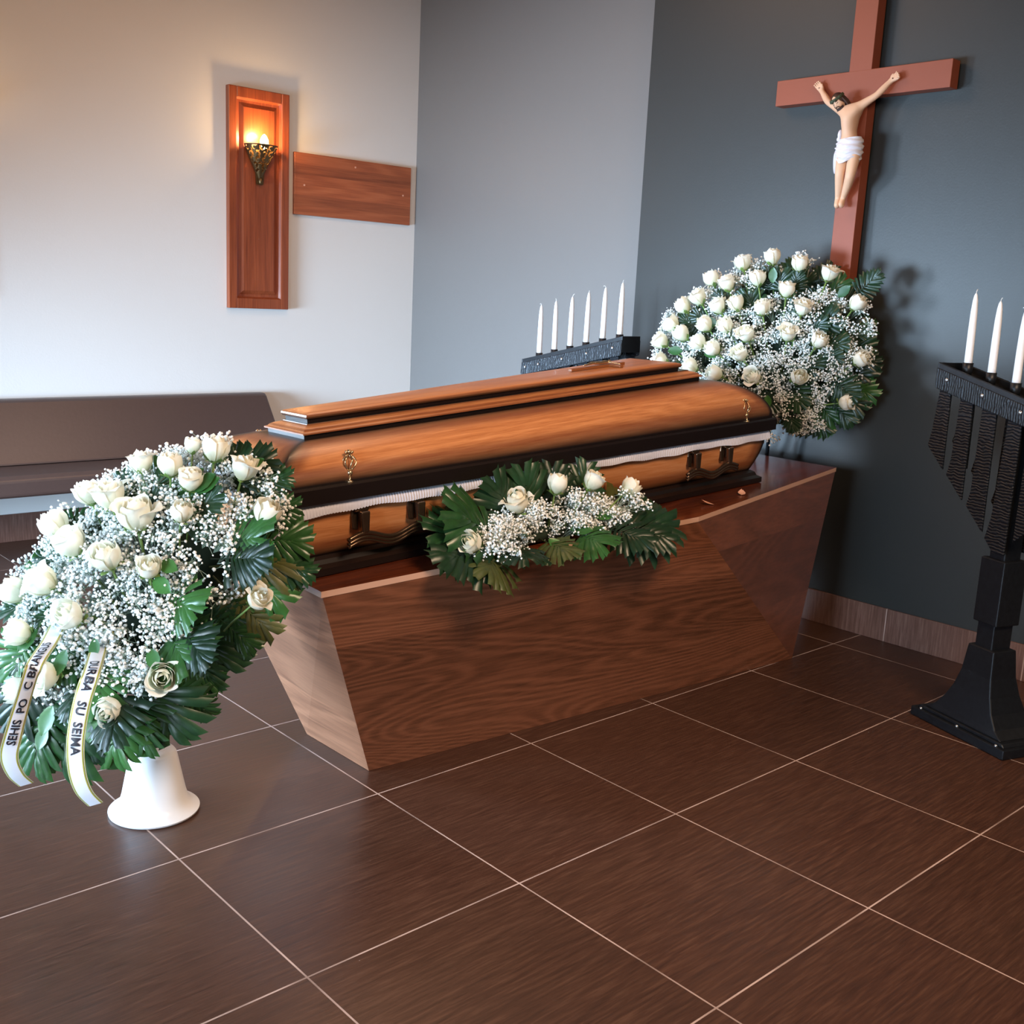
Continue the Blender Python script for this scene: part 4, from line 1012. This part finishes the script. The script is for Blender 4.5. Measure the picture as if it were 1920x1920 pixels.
# ------------------------------------------------------------------ standing spray on the white stand (front left)
def V3(l): return V(l)
W1 = thing('funeral_spray', 'large drop-shaped spray of white roses and ribbons at the left of the casket', 'flower arrangement', (.05, -.33, .20))
E1, E2, NN = V(D1['e1']), V(D1['e2']), V(D1['n']); C1 = V(D1['c'])
dome_foam(W1, dict(D1, c=list(C1 - NN * .04)), .50)
for k, q in enumerate(W1R): rose(W1, q[:3], q[3:6], q[6], k)
def skip1(th, rr, p):
    # the lower right flank shows bare foliage
    c, s = cos(th) * rr, sin(th) * rr
    return (s < -.55 and c > -.75) and rr > .88
fill(W1, D1, 7, 125, W1R, (-.10, 0, -.02), (.75, 1.1), skip1, -.005)
rnd = random.Random(12)
k = 0
FM = ('palm', 'palm_dry', 'palm_deep')
def frond_list(parent, lst, n, kk):
    for i, q in enumerate(lst):
        a, b_ = V(q[:3]), V(q[3:6]); d = b_ - a
        frond(parent, a, d, d.length / (1.10 if kk == 0 else 1.2), n, i * 3 + kk, FM[q[6]])
frond_list(W1, F1, (NN * .6 - V(CAM['f']) * .6), 0)
for i in range(26):      # inner layer under the blossoms
    th = 2 * pi * i / 22 + rnd.uniform(-.15, .15); rr = rnd.uniform(.35, .8)
    p, nn = dome_pt(D1, th, rr, .62)
    rad = (E1 * cos(th) + E2 * sin(th))
    up_left = sin(th) > -.25
    if up_left: p, nn = dome_pt(D1, th, rr * .65, .62)
    frond(W1, p, (rad + nn * .4 + V((0, 0, -.1))), rnd.uniform(.13, .18) * (.75 if up_left else 1), nn, i + 2, 'palm_deep' if i % 2 else 'palm')
cr_, cu_, cf_ = V(CAM['r']), V(CAM['u']), V(CAM['f'])
# long hanging leaves at the lower left and above the white stand
for i in range(16):
    th = rnd.uniform(3.0, 6.3); rr = rnd.uniform(.3, .95); p, nn = dome_pt(D1, th, rr, .95)
    rleaf(W1, p, (E1 * cos(th) + E2 * sin(th) + nn * .3 + V((0, 0, -.3))), nn, rnd.uniform(.05, .075))
MB().tube([(0, 0, -.2 + .17), (0, 0, .1), (.0, -.01, .40)], .012, 8).build('stem_holder', 'foam', W1)

# ribbons with lettering
def ribbon(parent, pts, width, text, flip, label, tsize, t0, wdir):
    P = [V(p) - V(parent.location) for p in pts]
    def cr4(t):
        n = len(P) - 1; x = min(max(t, 0), .9999) * n; i = int(x); f = x - i
        p0, p1, p2, p3 = P[max(i - 1, 0)], P[i], P[min(i + 1, n)], P[min(i + 2, n)]
        return .5 * ((2 * p1) + (p2 - p0) * f + (2 * p0 - 5 * p1 + 4 * p2 - p3) * f * f + (3 * p1 - p0 - 3 * p2 + p3) * f ** 3)
    NS = 80; S = [cr4(i / NS) for i in range(NS + 1)]; cum = [0]
    for i in range(NS): cum.append(cum[-1] + (S[i + 1] - S[i]).length)
    Lt = cum[-1]
    def at(s):
        s = max(0, min(Lt * .9999, s)); i = 0
        while cum[i + 1] < s: i += 1
        f = (s - cum[i]) / (cum[i + 1] - cum[i]); p = S[i].lerp(S[i + 1], f)
        t = (S[min(i + 2, NS)] - S[max(i - 1, 0)]).normalized()
        u = wdir(s / Lt); u = (u - t * u.dot(t)).normalized(); nrm = t.cross(u)
        if nrm.dot(-cf_) < 0: nrm = -nrm
        return p, t, u, nrm
    cols = [(-.5, 'rib_gold'), (-.47, 'rib_white'), (-.455, 'rib_dark'), (-.43, 'rib_gold'), (-.36, 'rib_white'), (.36, 'rib_gold'), (.43, 'rib_dark'), (.455, 'rib_white'), (.47, 'rib_gold'), (.5, None)]
    mb = MB(); m = 90
    mats = ['rib_white', 'rib_gold', 'rib_dark']
    rows = []
    for i in range(m + 1):
        p, t, u, nrm = at(Lt * i / m); rows.append([p + u * (c[0] * width) + nrm * (.004 * cos(c[0] * pi)) for c in cols])
    nc = len(cols)
    vs = [v for r in rows for v in r]
    for j in range(nc - 1):
        mb2 = mats.index(cols[j][1]); mb.cur = mb2
        if j == 0: mb.add(vs, [(i * nc + j, i * nc + j + 1, (i + 1) * nc + j + 1, (i + 1) * nc + j) for i in range(m)])
        else:
            fs = [(i * nc + j, i * nc + j + 1, (i + 1) * nc + j + 1, (i + 1) * nc + j) for i in range(m)]
            mb.f += fs; mb.mi += [mb2] * len(fs)
    o = mb.build('mourning_ribbon', mats, parent, smooth=True, label=label)
    cu = bpy.data.curves.new('txt', 'FONT'); cu.body = text; cu.size = tsize; cu.resolution_u = 3; cu.offset = .0006; cu.align_y = 'CENTER'
    to = bpy.data.objects.new('txt', cu); COL.objects.link(to)
    dg = bpy.context.evaluated_depsgraph_get(); me = bpy.data.meshes.new_from_object(to.evaluated_get(dg)); bpy.data.objects.remove(to)
    me.name = 'lettering'
    bm = bmesh.new(); bm.from_mesh(me); bmesh.ops.subdivide_edges(bm, edges=[e for e in bm.edges if e.calc_length() > .012], cuts=2); bm.to_mesh(me); bm.free()
    for v in me.vertices:
        x, y = v.co.x, v.co.y
        s = t0 + x if not flip else t0 - x
        p, t, u, nrm = at(s); yy = y if flip else y
        v.co = p + u * (yy * (-1 if flip else 1)) + nrm * (.004 * cos(yy / width * pi) + .0012)
    me.materials.clear(); me.materials.append(MAT['ribbon_ink'])
    q = bpy.data.objects.new('lettering', me); COL.objects.link(q); q.parent = o
MAT['rib_white'] = plain('ribbon_white', '#e9ecf6', .3, 0, .02, 30); MAT['rib_gold'] = plain('ribbon_gold', '#b3ae4a', .35, .2, .1, 60); MAT['rib_dark'] = plain('ribbon_dark', '#2b3226', .5)
ribbon(W1, RIB[0], .040, 'DURBA   SU  SEIMA', False, 'white ribbon ending in SEIMA', .028, .185, lambda t: (cr_ * (1 - .0 * t) + cf_ * .1))
ribbon(W1, RIB[1], .040, 'SEHIS  PO   C BRANGUS', True, 'white ribbon with BRANGUS running upward', .027, .41, lambda t: (cr_ * (1 - .45 * min(1, t * 1.2)) + cf_ * (.1 + 1.0 * sin(min(1, t * 1.15) * pi) ** 2 * (t > .4))))

# white plastic stand
ws = MB(); ws.lathe([(.112, .0005), (.118, .003), (.119, .008), (.112, .012), (.099, .020), (.089, .034), (.083, .055), (.073, .105), (.064, .150), (.060, .166), (.055, .173), (.045, .176), (.035, .180), (.0, .181)], 64, (0, 0, 0))
o = ws.build('flower_stand', 'white_plastic', smooth=True); o.location = (.062, -.318, 0); smooth_angle(o, 60)
tag(o, 'white bell-shaped plastic stand under the large spray', 'flower stand')

# ------------------------------------------------------------------ spray behind the casket by the cross
W2 = thing('funeral_spray', 'round spray of white roses against the dark wall below the cross', 'flower arrangement', (2.98, -.12, .75))
dome_foam(W2, dict(D2, c=list(V(D2['c']) - V(D2['n']) * .04)), .60)
for k, q in enumerate(W2R): rose(W2, q[:3], q[3:6], q[6], k + 2)
def skip2(th, rr, p): return (sin(th) < -.35 and rr > .84)
fill(W2, D2, 9, 150, W2R, (-.15, 0, -.05), (.75, 1.05), skip2, -.01)
E1, E2, NN = V(D2['e1']), V(D2['e2']), V(D2['n']); C2 = V(D2['c'])
frond_list(W2, F2, NN, 1)
for i in range(26):
    th = 2 * pi * i / 26 + rnd.uniform(-.15, .15); rr = rnd.uniform(.3, .85)
    p, nn = dome_pt(D2, th, rr, .6); rad = (E1 * cos(th) + E2 * sin(th))
    side = sin(th) > .2 or cos(th) > .5
    if side: p, nn = dome_pt(D2, th, rr * .75, .6)
    frond(W2, p, rad + nn * .35, rnd.uniform(.12, .15) * (.8 if side else 1), nn, i + 1, 'palm_deep')
for i in range(14):
    th = rnd.uniform(0, 6.28); rr = rnd.uniform(.3, .95); p, nn = dome_pt(D2, th, rr, .95)
    rleaf(W2, p, (E1 * cos(th) + E2 * sin(th) + nn * .3), nn, rnd.uniform(.05, .07))
mb = MB()
loc2 = V(W2.location)
for e in ((3.17, .22, 0), (3.17, -.06, 0), (3.04, .08, .0)):
    mb.tube([V(e) - loc2 + V((0, 0, .006)), V((3.04, -.14, 1.2)) - loc2], .009, 8)
mb.build('wire_stand', 'iron', W2)

# ------------------------------------------------------------------ low spray on the pedestal ledge
W3 = thing('casket_spray', 'low spray of white roses and palm leaves lying on the pedestal ledge', 'flower arrangement', (1.15, -.63, zt(1.15, TZ) + .018))
l3 = V(W3.location)
for k, q in enumerate(S3R): rose(W3, V(q[:3]) + V((0, -.03, .015)), q[3:6], q[6], k + 4)
def lp(x, y, h): return V((x, y, zt(x, TZ) + .018 + h))
q = MB().ball((0, 0, 0), 1, 20, 10); vv = [V((v[0] * .25, v[1] * .04, .030 + v[2] * .028 + v[0] * .012)) for v in q.v]
link('floral_foam', mesh('floral_foam', vv, q.f, True), 'foam', W3)
for (x, y, h, dx, dy, dz, s, m) in ((.98, -.62, .03, -1, -.06, .25, .27, 'palm'), (.96, -.66, .05, -1, .02, .6, .24, 'palm'), (.95, -.65, .02, -1, -.25, .02, .26, 'palm_deep'), (.93, -.69, .005, -.8, -.6, -.25, .15, 'palm_dry'),
    (1.05, -.62, .06, -.5, -.02, 1, .20, 'palm_deep'), (1.2, -.62, .07, .05, -.02, 1, .18, 'palm_deep'), (1.3, -.63, .06, .3, -.02, .9, .18, 'palm_deep'), (1.12, -.62, .07, -.2, -.02, 1, .19, 'palm_deep'),
    (1.0, -.70, .02, -.3, -1, -.12, .13, 'palm_deep'), (1.12, -.70, .02, -.05, -1, -.1, .14, 'palm_dry'), (1.25, -.71, .02, .15, -1, -.1, .14, 'palm'), (1.38, -.71, .02, .35, -1, -.15, .16, 'palm_deep'),
    (1.42, -.66, .02, 1, -.2, .05, .25, 'palm_deep'), (1.45, -.68, .02, .9, -.5, -.05, .24, 'palm_deep'), (1.40, -.63, .03, 1, .0, .22, .22, 'palm_dry'), (1.46, -.70, .02, .6, -.8, -.25, .18, 'palm_deep')):
    frond(W3, lp(x, y, h), V((dx, dy, dz)), s, V((-.3, -.8, .8)), int(x * 50), m)
rnd = random.Random(5)
for k in range(64):
    t = rnd.random(); x = .86 + .66 * t; hh = .03 + .115 * sin(pi * min(1, max(0, (x - .80) / .74))) ** .7
    y = -.655 + rnd.uniform(-.035, .03); p = lp(x, y - .02, hh * rnd.uniform(.35, 1.0))
    d = (V(((x - 1.18) * 1.6, -.45 + rnd.uniform(-.25, .2), .65))).normalized(); s = rnd.uniform(.6, .85)
    gyp(W3, p - d * .11 * s, d, s, k)
gyp(W3, lp(1.43, -.70, .05), V((1, -.25, .5)), .9, 3); gyp(W3, lp(1.40, -.70, .06), V((1, -.35, .9)), .9, 1); gyp(W3, lp(.97, -.70, .03), V((-1, -.35, .5)), .9, 2); gyp(W3, lp(1.0, -.70, .02), V((-1, -.6, .25)), .8, 4)
for (x, y, h, dx, dz) in ((1.03, -.70, .05, -.4, .3), (1.12, -.71, .03, .3, -.4), (1.22, -.70, .04, .8, .1), (1.05, -.62, .12, -.3, 1), (1.34, -.68, .06, .8, .2), (1.30, -.70, .03, .6, -.2), (1.17, -.72, .02, -.6, -.3)):
    rleaf(W3, lp(x, y, h), V((dx, -.6, dz)), V((-.3, -.6, .8)), .07)

# fallen bits on the ledge
mb = MB(); n = 8
pts = []
for j in range(n + 1):
    t = j / n; w_ = .014 * sin(pi * min(1, t * .9 + .06)); pts += [(t * .045, -w_, .004 + .012 * t * t), (t * .045, 0, .002 + .010 * t * t), (t * .045, w_, .005 + .014 * t * t)]
mb.add(pts, [(3 * j + e, 3 * j + e + 1, 3 * j + e + 4, 3 * j + e + 3) for j in range(n) for e in (0, 1)])
me = mesh('fallen_petal', mb.v, mb.f, True); me.materials.append(MAT['plug'])
for (x, y, rz, lab) in ((2.19, -.625, .6, 'pale dried petal lying on the pedestal edge beside the casket head'), (1.98, -.66, 2.0, 'small dried petal lying on the pedestal edge nearer the low spray')):
    o = bpy.data.objects.new('fallen_petal', me); COL.objects.link(o); o.location = (x, y, zt(x, TZ) + .017); o.rotation_euler = (0, 0, rz); tag(o, lab, 'petal')
bpy.context.view_layer.update()
